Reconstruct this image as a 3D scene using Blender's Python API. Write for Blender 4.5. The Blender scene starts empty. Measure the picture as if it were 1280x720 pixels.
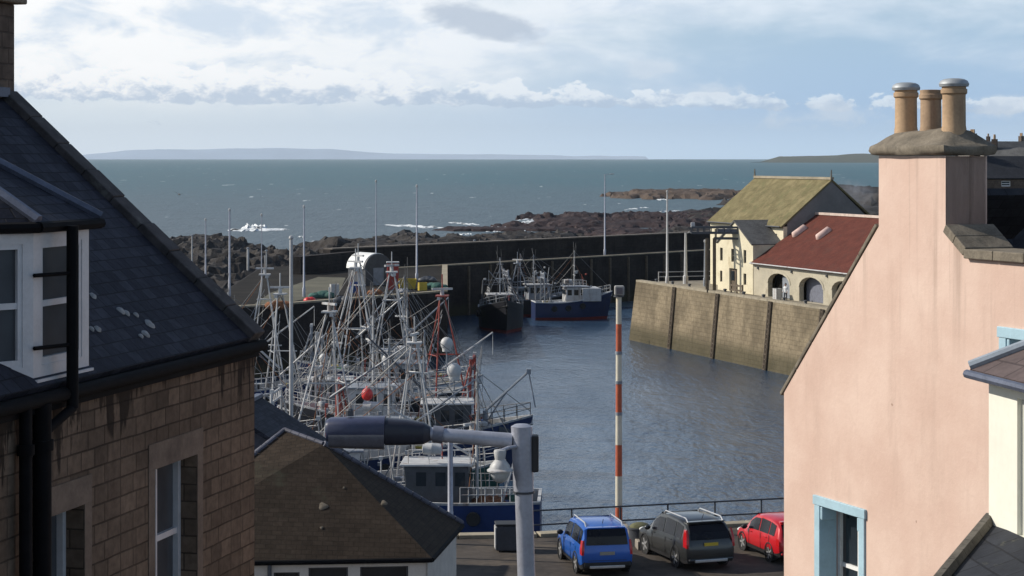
import bpy, bmesh, math, random
from mathutils import Vector, Matrix, noise
from mathutils.geometry import tessellate_polygon

R = math.radians
random.seed(7)
scn = bpy.context.scene
COL = scn.collection
F = 2600.0          # focal length in photo pixels (1280 px wide)
CZ = 21.2           # camera height above the water
QZ = 6.8            # quay level
EL = R(33)
SUN = Vector((-0.98*math.cos(EL), 0.2*math.cos(EL), math.sin(EL))).normalized()

def at(u, v, d):    # photograph direction (u, v) at distance d -> point in the world
    return Vector(((u-640)/F*d, d, CZ-(v-197)/F*d))
def onz(u, v, z):   # where that direction meets a horizontal level
    return at(u, v, (CZ-z)*F/(v-197))

# ---------------------------------------------------------------- mesh builder
class MB:
    def __init__(s): s.v = []; s.f = []; s.m = []
    def add(s, vs, fs, m=0):
        o = len(s.v); s.v += [Vector(p) for p in vs]
        for f in fs: s.f.append([i+o for i in f]); s.m.append(m)
        return s
    def box(s, c, size, rz=0, m=0, rx=0, ry=0):
        x, y, z = size[0]/2, size[1]/2, size[2]/2
        M = Matrix.Rotation(rz, 3, 'Z') @ Matrix.Rotation(ry, 3, 'Y') @ Matrix.Rotation(rx, 3, 'X')
        c = Vector(c)
        vs = [c + M @ Vector((a*x, b*y, k*z)) for k in (-1, 1) for b in (-1, 1) for a in (-1, 1)]
        return s.add(vs, [(0,2,3,1),(4,5,7,6),(0,1,5,4),(2,6,7,3),(0,4,6,2),(1,3,7,5)], m)
    def bx(s, x0, x1, y0, y1, z0, z1, m=0):
        return s.box(((x0+x1)/2, (y0+y1)/2, (z0+z1)/2), (abs(x1-x0), abs(y1-y0), abs(z1-z0)), m=m)
    def tube(s, p0, p1, r0, r1=None, n=6, m=0, caps=True):
        p0, p1 = Vector(p0), Vector(p1); r1 = r0 if r1 is None else r1
        d = p1-p0
        if d.length < 1e-6: return s
        d.normalize()
        a = Vector((0,0,1)) if abs(d.z) < .9 else Vector((1,0,0))
        x = d.cross(a).normalized(); y = d.cross(x)
        vs = []
        for p, r in ((p0, r0), (p1, r1)):
            for i in range(n):
                t = 2*math.pi*i/n
                vs.append(p + (x*math.cos(t)+y*math.sin(t))*r)
        fs = [(i, i+n, (i+1) % n+n, (i+1) % n) for i in range(n)]
        if caps: fs += [list(range(n)), list(range(2*n-1, n-1, -1))]
        return s.add(vs, fs, m)
    def path(s, pts, r, n=6, m=0):
        for a, b in zip(pts, pts[1:]): s.tube(a, b, r, n=n, m=m)
        return s
    def lathe(s, prof, c=(0,0,0), n=16, m=0, axis='Z', caps=True):
        c = Vector(c); vs = []
        for r, h in prof:
            for i in range(n):
                t = 2*math.pi*i/n
                q = Vector((r*math.cos(t), r*math.sin(t), h))
                if axis == 'X': q = Vector((q.z, q.x, q.y))
                if axis == 'Y': q = Vector((q.y, q.z, q.x))
                vs.append(c+q)
        fs = []
        for k in range(len(prof)-1):
            for i in range(n):
                j = (i+1) % n
                fs.append((k*n+i, k*n+j, (k+1)*n+j, (k+1)*n+i))
        if caps and prof[0][0] > 1e-4: fs.append([i for i in range(n-1, -1, -1)])
        if caps and prof[-1][0] > 1e-4: fs.append([(len(prof)-1)*n+i for i in range(n)])
        return s.add(vs, fs, m)
    def sphere(s, c, r, sz=(1,1,1), n=12, k=8, m=0):
        c = Vector(c); vs = []; fs = []
        for a in range(k+1):
            p = math.pi*a/k
            for i in range(n):
                t = 2*math.pi*i/n
                vs.append(c+Vector((math.sin(p)*math.cos(t)*sz[0], math.sin(p)*math.sin(t)*sz[1], math.cos(p)*sz[2]))*r)
        for a in range(k):
            for i in range(n):
                j = (i+1) % n
                fs.append((a*n+i, (a+1)*n+i, (a+1)*n+j, a*n+j))
        return s.add(vs, fs, m)
    def prism(s, poly, z0, z1, m=0):
        n = len(poly)
        vs = [(p[0], p[1], z0) for p in poly]+[(p[0], p[1], z1) for p in poly]
        fs = [(i, (i+1) % n, (i+1) % n+n, i+n) for i in range(n)]
        return s.add(vs, fs+[list(range(n-1, -1, -1)), list(range(n, 2*n))], m)
    def slab(s, pts, t, m=0):          # planar polygon thickened downwards along its normal
        pts = [Vector(p) for p in pts]
        nrm = (pts[1]-pts[0]).cross(pts[2]-pts[0]).normalized()
        if nrm.z < 0: nrm = -nrm; pts = pts[::-1]
        n = len(pts)
        vs = pts+[p-nrm*t for p in pts]
        fs = [list(range(n)), list(range(2*n-1, n-1, -1))]+[(i, i+n, (i+1) % n+n, (i+1) % n) for i in range(n)]
        return s.add(vs, fs, m)
    def wall(s, outer, holes, y, t, m=0):   # upright panel in local x-z, outside face towards -y, with openings
        loops = [[Vector((p[0], p[1], 0)) for p in L] for L in [outer]+list(holes)]
        flat = [p for L in loops for p in L]
        tris = tessellate_polygon(loops)
        n = len(flat)
        vs = [(p.x, y, p.y) for p in flat]+[(p.x, y+t, p.y) for p in flat]
        fs = []
        for a, b, c in tris:
            A, B, C = flat[a], flat[b], flat[c]
            if (B-A).cross(C-A).z < 0: a, c = c, a
            fs.append((a, b, c)); fs.append((c+n, b+n, a+n))
        o = 0
        for L in loops:
            k = len(L)
            for i in range(k):
                a, b = o+i, o+(i+1) % k
                fs.append((a, b, b+n, a+n))
            o += k
        return s.add(vs, fs, m)
    def loft(s, rings, m=0, closed=False, caps=False):
        n = len(rings[0]); vs = [p for r in rings for p in r]; fs = []
        for k in range(len(rings)-1):
            for i in range(n if closed else n-1):
                j = (i+1) % n
                fs.append((k*n+i, k*n+j, (k+1)*n+j, (k+1)*n+i))
        if caps:
            fs.append(list(range(n-1, -1, -1))); fs.append([(len(rings)-1)*n+i for i in range(n)])
        return s.add(vs, fs, m)
    def build(s, name, mats, parent=None, smooth=None, bevel=0, fix=True):
        me = bpy.data.meshes.new(name)
        me.from_pydata([tuple(p) for p in s.v], [], s.f)
        if not isinstance(mats, (list, tuple)): mats = [mats]
        for m in mats: me.materials.append(m)
        for p, mi in zip(me.polygons, s.m): p.material_index = mi
        if fix:
            bm = bmesh.new(); bm.from_mesh(me)
            bmesh.ops.recalc_face_normals(bm, faces=bm.faces)
            bm.to_mesh(me); bm.free()
        uv = me.uv_layers.new(name='UVMap')
        for p in me.polygons:
            nn = p.normal
            if abs(nn.z) > .97: t = Vector((1,0,0)); b = Vector((0,1,0))
            else:
                t = Vector((0,0,1)).cross(nn).normalized(); b = nn.cross(t)
            for li in p.loop_indices:
                co = me.vertices[me.loops[li].vertex_index].co
                uv.data[li].uv = (co.dot(t), co.dot(b))
        if smooth is not None:
            for p in me.polygons: p.use_smooth = True
            me.set_sharp_from_angle(angle=R(smooth))
        o = bpy.data.objects.new(name, me); COL.objects.link(o)
        if parent is not None: o.parent = parent
        if bevel:
            bv = o.modifiers.new('bevel', 'BEVEL'); bv.width = bevel; bv.segments = 2; bv.limit_method = 'ANGLE'
        return o

def tag(o, label, cat, group=None):
    o['label'] = label; o['category'] = cat
    if group: o['group'] = group
    return o
def thing(name, label, cat, loc=(0,0,0), rz=0, group=None):
    o = bpy.data.objects.new(name, None); COL.objects.link(o)
    o.empty_display_size = .3
    o.location = loc; o.rotation_euler = (0, 0, rz)
    return tag(o, label, cat, group)
def struct(o, kind='structure'):
    o['kind'] = kind; return o

# ---------------------------------------------------------------- node helpers
class NT:
    def __init__(s, tree): s.t = tree; s.n = tree.nodes; s.l = tree.links
    def node(s, typ, **kw):
        n = s.n.new(typ)
        for k, v in kw.items(): setattr(n, k, v)
        return n
    def put(s, sock, val):
        if isinstance(val, bpy.types.NodeSocket): s.l.new(val, sock)
        elif isinstance(val, (tuple, list)) and sock.type == 'RGBA' and len(val) == 3: sock.default_value = (*val, 1)
        else: sock.default_value = val
    def m(s, op, a, b=0.0, c=0.0, clamp=False):
        n = s.node('ShaderNodeMath', operation=op, use_clamp=clamp)
        for i, v in enumerate((a, b, c)): s.put(n.inputs[i], v)
        return n.outputs[0]
    def comb(s, x, y, z=0.0):
        n = s.node('ShaderNodeCombineXYZ')
        for i, v in enumerate((x, y, z)): s.put(n.inputs[i], v)
        return n.outputs[0]
    def sep(s, v):
        n = s.node('ShaderNodeSeparateXYZ'); s.put(n.inputs[0], v); return n.outputs
    def noise(s, vec, scale, detail=4, rough=.55, dist=0.0):
        n = s.node('ShaderNodeTexNoise'); s.put(n.inputs['Vector'], vec)
        n.inputs['Scale'].default_value = scale; n.inputs['Detail'].default_value = detail
        n.inputs['Roughness'].default_value = rough; n.inputs['Distortion'].default_value = dist
        return n.outputs[0]
    def smooth(s, x, a, b, lo=0.0, hi=1.0):
        n = s.node('ShaderNodeMapRange', interpolation_type='SMOOTHSTEP')
        s.put(n.inputs[0], x); s.put(n.inputs[1], a); s.put(n.inputs[2], b); s.put(n.inputs[3], lo); s.put(n.inputs[4], hi)
        return n.outputs[0]
    def mix(s, f, a, b, blend='MIX'):
        n = s.node('ShaderNodeMix', data_type='RGBA', blend_type=blend)
        s.put(n.inputs[0], f); s.put(n.inputs[6], a); s.put(n.inputs[7], b)
        return n.outputs[2]
    def mapv(s, vec, scale=(1,1,1), loc=(0,0,0), rot=(0,0,0)):
        n = s.node('ShaderNodeMapping'); s.put(n.inputs[0], vec)
        n.inputs['Scale'].default_value = scale; n.inputs['Location'].default_value = loc; n.inputs['Rotation'].default_value = rot
        return n.outputs[0]
    def bump(s, h, strength=.3, dist=.02, nrm=None):
        n = s.node('ShaderNodeBump'); s.put(n.inputs['Height'], h)
        n.inputs['Strength'].default_value = strength; n.inputs['Distance'].default_value = dist
        if nrm is not None: s.put(n.inputs['Normal'], nrm)
        return n.outputs[0]

def new_mat(name):
    m = bpy.data.materials.new(name); m.use_nodes = True
    t = NT(m.node_tree); b = m.node_tree.nodes['Principled BSDF']
    tc = t.node('ShaderNodeTexCoord')
    return m, t, b, tc

def dark(c, k): return tuple(x*k for x in c)
MATS = {}
def pm(name, col, rough=.65, var=.25, scale=2.0, bump=.15, metal=0.0, spec=.4, dirt=None, dscale=.8, dlev=.55, streak=False):
    if name in MATS: return MATS[name]
    m, t, b, tc = new_mat(name)
    o = tc.outputs['Object']
    n1 = t.noise(o, scale, 6, .6); n2 = t.noise(o, scale*9, 3, .5)
    f = t.m('ADD', t.m('MULTIPLY', n1, .7), t.m('MULTIPLY', n2, .3))
    c = t.mix(t.smooth(f, .3, .7), dark(col, 1-var), dark(col, 1+var))
    if dirt:
        v = t.mapv(o, (1, 1, .15)) if streak else o
        d = t.smooth(t.noise(v, dscale, 6, .65), dlev, dlev+.15)
        c = t.mix(t.m('MULTIPLY', d, .8), c, dirt)
    t.put(b.inputs['Base Color'], c)
    b.inputs['Roughness'].default_value = rough; b.inputs['Metallic'].default_value = metal
    b.inputs['Specular IOR Level'].default_value = spec
    if bump: t.put(b.inputs['Normal'], t.bump(f, bump, .02))
    MATS[name] = m
    return m

def brick_mat(name, c1, c2, mortar, w, h, msize=.012, rough=.85, bump=.5, mix_noise=.5, dirt=None, spec=.25, squash=1.0, stains=None, offset=.5, moss=None, moss_lev=.52, moss_scale=.55):
    m, t, b, tc = new_mat(name)
    uv = tc.outputs['UV']; ob = tc.outputs['Object']
    wob = t.noise(uv, 1.3, 2, .5)
    vec = t.node('ShaderNodeVectorMath', operation='ADD')
    t.put(vec.inputs[0], uv); wv = t.comb(0.0, t.m('MULTIPLY', t.m('SUBTRACT', wob, .5), h*.14)); t.put(vec.inputs[1], wv)
    bk = t.node('ShaderNodeTexBrick', offset=offset, squash=squash)
    t.put(bk.inputs['Vector'], vec.outputs[0])
    bk.inputs['Scale'].default_value = 1.0
    t.put(bk.inputs['Color1'], c1); t.put(bk.inputs['Color2'], c2); t.put(bk.inputs['Mortar'], mortar)
    bk.inputs['Mortar Size'].default_value = msize; bk.inputs['Mortar Smooth'].default_value = .3
    bk.inputs['Brick Width'].default_value = w; bk.inputs['Row Height'].default_value = h
    n1 = t.noise(ob, .9, 6, .65); n2 = t.noise(ob, 9, 5, .6)
    c = t.mix(mix_noise, bk.outputs['Color'], t.mix(t.smooth(n1, .3, .7), dark(c1, .6), dark(c2, 1.3)))
    c = t.mix(t.smooth(n2, .3, .75, 0.0, .45), c, dark(c1, .45))
    if moss:
        c = t.mix(t.smooth(t.noise(ob, moss_scale, 8, .7), moss_lev, moss_lev+.16, 0, .85), c, moss)
    if dirt:
        c = t.mix(t.smooth(t.noise(t.mapv(ob, (1, 1, .2)), .7, 6, .65), .52, .68, 0, .8), c, dirt)
    if stains:   # run-off stains hanging from a level
        z0, col = stains
        oz = t.sep(ob)[2]
        nn = t.noise(t.mapv(ob, (1, 1, .10)), 3.4, 6, .7)
        nl = t.noise(ob, .45, 3, .5)
        lim = t.m('MULTIPLY', t.smooth(nn, .43, .62, 0, .85), t.smooth(nl, .36, .6, .25, 1.0))
        st = t.smooth(t.m('ADD', t.m('SUBTRACT', oz, z0), lim), -.05, .1)
        c = t.mix(t.m('MULTIPLY', st, .85), c, col)
    t.put(b.inputs['Base Color'], c)
    b.inputs['Roughness'].default_value = rough; b.inputs['Specular IOR Level'].default_value = spec
    hgt = t.m('ADD', t.m('MULTIPLY', bk.outputs['Fac'], -1.0), t.m('MULTIPLY', n2, .6))
    t.put(b.inputs['Normal'], t.bump(hgt, bump, .02))
    return m

def glass_mat(name, col=(.02,.025,.03), rough=.08, spec=.6):
    m, t, b, tc = new_mat(name)
    n = t.noise(tc.outputs['Object'], 1.5, 3)
    t.put(b.inputs['Base Color'], t.mix(n, dark(col, .5), dark(col, 1.6)))
    b.inputs['Roughness'].default_value = rough; b.inputs['Specular IOR Level'].default_value = spec
    t.put(b.inputs['Normal'], t.bump(n, .03, .02))
    return m

# ---------------------------------------------------------------- materials
slate_l = brick_mat('slate_dark_blue', (.013,.015,.025), (.042,.046,.064), (.005,.006,.009), .24, .17, .009, .75, .8, .22, spec=.2, moss=(.06,.065,.06), moss_lev=.66)
slate_h = brick_mat('slate_brown', (.034,.025,.018), (.054,.040,.029), (.015,.012,.010), .30, .17, .010, .85, .5, .3, spec=.12, moss=(.05,.05,.034), moss_lev=.6)
slate_p = brick_mat('slate_black', (.022,.024,.030), (.036,.039,.047), (.008,.008,.010), .26, .18, .008, .75, .5, .25, spec=.2, moss=(.12,.12,.10), moss_lev=.66)
slate_moss = brick_mat('slate_mossy', (.165,.14,.072), (.215,.185,.10), (.11,.095,.055), .35, .30, .012, .9, .4, .5, spec=.1, moss=(.135,.13,.065), moss_lev=.5, dirt=(.24,.20,.11))
tile_red = brick_mat('pantile_red', (.105,.034,.025), (.135,.043,.031), (.07,.022,.018), .25, .36, .012, .85, .5, .4, spec=.12, dirt=(.085,.036,.028))
slate_grey = brick_mat('slate_grey', (.10,.10,.10), (.14,.14,.14), (.05,.05,.05), .3, .25, .01, .85, .4, .4, spec=.15)
stone_l = brick_mat('sandstone_brown', (.105,.078,.058), (.215,.158,.115), (.035,.027,.022), .40, .20, .010, .9, .9, .30, spec=.12, squash=.8, stains=(18.84, (.022,.017,.014)))
stone_tr = pm('sandstone_dressed', (.155,.118,.09), .85, .25, 3, .4, dirt=(.085,.062,.048))
stone_ch = brick_mat('chimney_stone', (.11,.085,.07), (.16,.125,.10), (.05,.04,.035), .35, .2, .012, .9, .7, .5, spec=.1)
def render_mat():
    m, t, b, tc = new_mat('pink_harling')
    o = tc.outputs['Object']
    n1 = t.noise(o, .8, 7, .62); n2 = t.noise(o, 14, 5, .6); n3 = t.noise(t.mapv(o, (1.6, 1.6, .35)), .9, 7, .7)
    c = t.mix(t.smooth(n1, .3, .72), (.585,.42,.345), (.68,.52,.435))
    c = t.mix(t.smooth(n3, .50, .72, 0, .6), c, (.50,.36,.295))
    c = t.mix(t.smooth(n2, .62, .78, 0, .35), c, (.49,.34,.265))
    vo = t.node('ShaderNodeTexVoronoi', feature='DISTANCE_TO_EDGE'); dv_ = t.node('ShaderNodeVectorMath', operation='ADD')
    nd = t.node('ShaderNodeTexNoise'); t.put(nd.inputs['Vector'], o); nd.inputs['Scale'].default_value = 1.6; nd.inputs['Detail'].default_value = 6
    t.put(dv_.inputs[0], o); t.put(dv_.inputs[1], nd.outputs['Color']); t.put(vo.inputs['Vector'], dv_.outputs[0]); vo.inputs['Scale'].default_value = .55
    crack = t.m('MULTIPLY', t.smooth(vo.outputs['Distance'], .0, .012, 1, 0), t.smooth(n1, .52, .66, 0, .14))
    c = t.mix(crack, c, (.33,.22,.17))
    zz = t.sep(o)[2]
    run = t.m('MULTIPLY', t.smooth(t.noise(t.mapv(o, (3.2, 3.2, .12)), 1.0, 5, .65), .5, .66), t.smooth(zz, 18.2, 20.1, 0, .65))
    c = t.mix(run, c, (.36,.26,.21))
    pits = t.noise(o, 5.0, 2, .4)
    c = t.mix(t.smooth(pits, .77, .80, 0, .7), c, (.25,.15,.11))
    t.put(b.inputs['Base Color'], c); b.inputs['Roughness'].default_value = .9; b.inputs['Specular IOR Level'].default_value = .15
    t.put(b.inputs['Normal'], t.bump(t.m('ADD', t.m('MULTIPLY', n1, .5), t.m('MULTIPLY', n2, .8)), .28, .02))
    return m
pink = render_mat()
cope = pm('coping_stone', (.17,.145,.11), .9, .35, 4, .6, dirt=(.08,.07,.055), dscale=2.5)
pot_m = pm('pot_buff_clay', (.40,.27,.16), .75, .2, 3, .2, dirt=(.25,.15,.09), streak=True, dscale=3)
pot_r = pm('pot_red_clay', (.32,.22,.14), .8, .25, 3, .2, dirt=(.22,.12,.075), streak=True, dscale=2.5, dlev=.5)
pot_cap = pm('pot_cowl_metal', (.34,.36,.37), .5, .2, 6, .1, metal=.3)
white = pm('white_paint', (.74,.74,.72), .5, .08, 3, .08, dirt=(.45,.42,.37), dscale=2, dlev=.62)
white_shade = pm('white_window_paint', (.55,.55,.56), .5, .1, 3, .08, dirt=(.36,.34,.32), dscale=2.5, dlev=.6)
cream = pm('cream_window_paint', (.78,.76,.66), .45, .06, 2, .05)
blueframe = pm('pale_blue_paint', (.36,.52,.60), .55, .1, 3, .1)
black_iron = pm('black_iron', (.006,.006,.007), .8, .3, 6, .15, spec=.12)
lead = pm('lead_flashing', (.10,.115,.16), .5, .25, 5, .15, metal=.2)
flare_blob = pm('flare_blob', (.27,.28,.28), .95, .3, 12, .5)  # pale grey of the flare blobs painted over the left roof
harl_w = pm('white_harling', (.55,.51,.46), .9, .12, 2, .3, dirt=(.40,.35,.29), dscale=1.2)
harl_y = pm('cream_harling', (.64,.58,.42), .9, .12, .6, .3, dirt=(.46,.39,.25), dscale=.5, dlev=.54)
harl_b = pm('beige_harling', (.42,.38,.29), .9, .15, .6, .3, dirt=(.30,.26,.19), dscale=.5)
glass_d = glass_mat('dark_glass')
glass_c = glass_mat('curtained_glass', (.055,.06,.068), .15, .35)
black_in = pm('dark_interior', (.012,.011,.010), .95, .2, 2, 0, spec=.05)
steel = pm('galvanised_steel', (.36,.375,.43), .5, .15, 5, .1, metal=.35)
steel_d = pm('weathered_steel', (.16,.17,.21), .55, .2, 5, .1, metal=.2)
lamp_d = pm('lantern_dark', (.022,.024,.038), .45, .25, 4, .1)
lamp_bowl = pm('lantern_bowl', (.10,.10,.12), .2, .2, 4, .05)
rail_m = pm('railing_dark', (.045,.05,.06), .5, .3, 5, .1)
red_p = pm('beacon_red', (.44,.10,.045), .5, .2, 4, .1, dirt=(.25,.06,.04))
white_b = pm('beacon_white', (.60,.55,.44), .5, .12, 4, .1, dirt=(.55,.42,.22), dscale=1.5)
asphalt = pm('quay_asphalt', (.062,.052,.044), .9, .4, .5, .4, dirt=(.115,.092,.07), dscale=.45, dlev=.5, spec=.2)
rust = pm('rust_red_paint', (.30,.06,.045), .6, .3, 3, .2, dirt=(.35,.22,.16), dscale=1.5)
gear_w = pm('boat_white', (.46,.46,.455), .5, .16, 2, .1, dirt=(.20,.13,.09), dscale=1.4, dlev=.54, streak=True)
gear_g = pm('boat_grey', (.22,.24,.27), .5, .2, 2, .1, dirt=(.20,.14,.10), dscale=1.2, dlev=.56, streak=True)
gear_k = pm('boat_dark', (.06,.065,.075), .5, .25, 2, .1)
wire_m = pm('rigging_wire', (.13,.13,.13), .5, .2, 4, 0)
deck_m = pm('boat_deck', (.085,.085,.08), .8, .3, 1.5, .2, dirt=(.13,.085,.06))
navy = pm('hull_navy', (.018,.030,.085), .4, .2, 1, .08, dirt=(.05,.045,.05), dscale=.8, dlev=.6, streak=True)
hblue = pm('hull_blue', (.012,.030,.11), .4, .2, 1, .08, dirt=(.05,.05,.08), dscale=.8, dlev=.6, streak=True)
hblack = pm('hull_black', (.016,.017,.022), .45, .25, 1, .08, dirt=(.06,.04,.03), dscale=.8, dlev=.6, streak=True)
hgreen = pm('hull_green', (.02,.075,.06), .45, .2, 1, .08, dirt=(.05,.05,.04), dscale=.8, dlev=.6, streak=True)
hwhite = pm('hull_white', (.60,.61,.62), .45, .1, 1, .08, dirt=(.33,.26,.2), dscale=.8, dlev=.58, streak=True)
hred = pm('hull_red', (.28,.03,.025), .45, .2, 1, .08, dirt=(.1,.04,.03), dscale=.8, dlev=.6, streak=True)
boot_r = pm('antifouling_red', (.15,.02,.02), .7, .25, 1, .1)
net_o = pm('net_brown', (.20,.085,.04), .95, .45, 4, .8)
net_g = pm('net_green', (.05,.12,.10), .95, .4, 4, .8)
tarp = pm('tarpaulin_blue', (.03,.07,.22), .6, .25, 3, .4)
orange = pm('buoy_red', (.65,.045,.04), .4, .15, 4, .05)
yellow = pm('skip_yellow', (.45,.34,.05), .6, .2, 2, .1)
woodw = pm('weathered_timber', (.11,.085,.06), .85, .35, 3, .4)
rubber = pm('tyre_rubber', (.02,.02,.02), .85, .2, 8, .1)
rim_m = pm('alloy_rim', (.55,.55,.55), .35, .1, 8, .05, metal=.6)
plastic = pm('black_trim', (.022,.022,.024), .6, .2, 8, .05)
car_glass = glass_mat('car_glass', (.006,.006,.009), .12, .25)
def carpaint(name, col, metal=.35):
    m, t, b, tc = new_mat(name)
    n = t.noise(tc.outputs['Object'], 2.5, 4)
    t.put(b.inputs['Base Color'], t.mix(n, dark(col, .82), dark(col, 1.15)))
    b.inputs['Roughness'].default_value = .32; b.inputs['Metallic'].default_value = metal
    b.inputs['Coat Weight'].default_value = .6; b.inputs['Coat Roughness'].default_value = .08
    return m
paint_blue = carpaint('car_blue', (.008,.105,.46), .2); paint_grey = carpaint('car_grey', (.045,.047,.047)); paint_red = carpaint('car_red', (.55,.012,.02), .1)
tail_r = pm('tail_light_red', (.45,.012,.015), .15, .1, 8, .02, spec=.6)
lamp_clear = pm('light_clear', (.7,.7,.68), .12, .1, 8, .02, spec=.6)
plate_y = pm('plate_yellow', (.55,.40,.04), .5, .1, 10, .02)
plate_w = pm('plate_pale', (.30,.29,.24), .5, .1, 10, .02)

def rock_mat(name, ca, cb, cc):
    m, t, b, tc = new_mat(name)
    o = tc.outputs['Object']
    n1 = t.noise(o, .12, 7, .65); n2 = t.noise(o, 1.1, 6, .65)
    c = t.mix(t.smooth(n1, .38, .62), ca, cb); c = t.mix(t.smooth(n2, .52, .72), c, cc)
    t.put(b.inputs['Base Color'], c); b.inputs['Roughness'].default_value = .8; b.inputs['Specular IOR Level'].default_value = .3
    t.put(b.inputs['Normal'], t.bump(n2, .8, .4))
    return m
rock_red = rock_mat('reef_rock_red', (.022,.013,.015), (.036,.020,.020), (.010,.008,.009))
rock_dk = rock_mat('shore_rock_dark', (.020,.018,.018), (.036,.030,.026), (.010,.009,.009))
rock_br = rock_mat('shore_rock_brown', (.070,.048,.036), (.095,.068,.050), (.03,.024,.02))

def wall_stone(name, c1, c2, weed_z=None, w=1.0, h=.45, bw=.45):
    m, t, b, tc = new_mat(name)
    uv = tc.outputs['UV']; o = tc.outputs['Object']
    bk = t.node('ShaderNodeTexBrick'); t.put(bk.inputs['Vector'], uv); bk.inputs['Scale'].default_value = 1
    t.put(bk.inputs['Color1'], c1); t.put(bk.inputs['Color2'], c2); t.put(bk.inputs['Mortar'], dark(c1, .6))
    bk.inputs['Mortar Size'].default_value = .03; bk.inputs['Brick Width'].default_value = w; bk.inputs['Row Height'].default_value = h
    n1 = t.noise(o, .25, 7, .65); n2 = t.noise(o, 2.5, 5, .6); n3 = t.noise(t.mapv(o, (1, 1, .12)), .9, 6, .65)
    c = t.mix(1-bw, bk.outputs['Color'], t.mix(t.smooth(n1, .36, .64), dark(c1, .65), dark(c2, 1.3)))
    c = t.mix(t.smooth(n2, .45, .75, 0, .6), c, dark(c1, .6))
    c = t.mix(t.smooth(n3, .5, .7, 0, .6), c, dark(c1, .55))
    if weed_z is not None:
        z = t.sep(o)[2]
        wz = t.smooth(t.m('ADD', z, t.m('MULTIPLY', n1, -2.2)), weed_z-1.6, weed_z, 1, 0)
        c = t.mix(t.m('MULTIPLY', wz, .75), c, (.055,.05,.028))
    t.put(b.inputs['Base Color'], c); b.inputs['Roughness'].default_value = .9; b.inputs['Specular IOR Level'].default_value = .2
    t.put(b.inputs['Normal'], t.bump(t.m('ADD', t.m('MULTIPLY', bk.outputs['Fac'], -1), n2), .6, .05))
    return m
wall_lit = wall_stone('quay_stone', (.175,.140,.092), (.235,.19,.125), weed_z=1.4, bw=.42)
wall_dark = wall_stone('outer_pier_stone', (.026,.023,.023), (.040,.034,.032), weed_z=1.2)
cope_q = pm('quay_coping', (.30,.26,.19), .9, .25, .8, .3)
conc = pm('quay_concrete', (.23,.20,.15), .9, .25, .25, .3, dirt=(.14,.12,.09), dscale=.12)
conc_g = pm('slip_concrete', (.095,.09,.062), .9, .3, .2, .3, dirt=(.10,.10,.06), dscale=.12)

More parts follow.
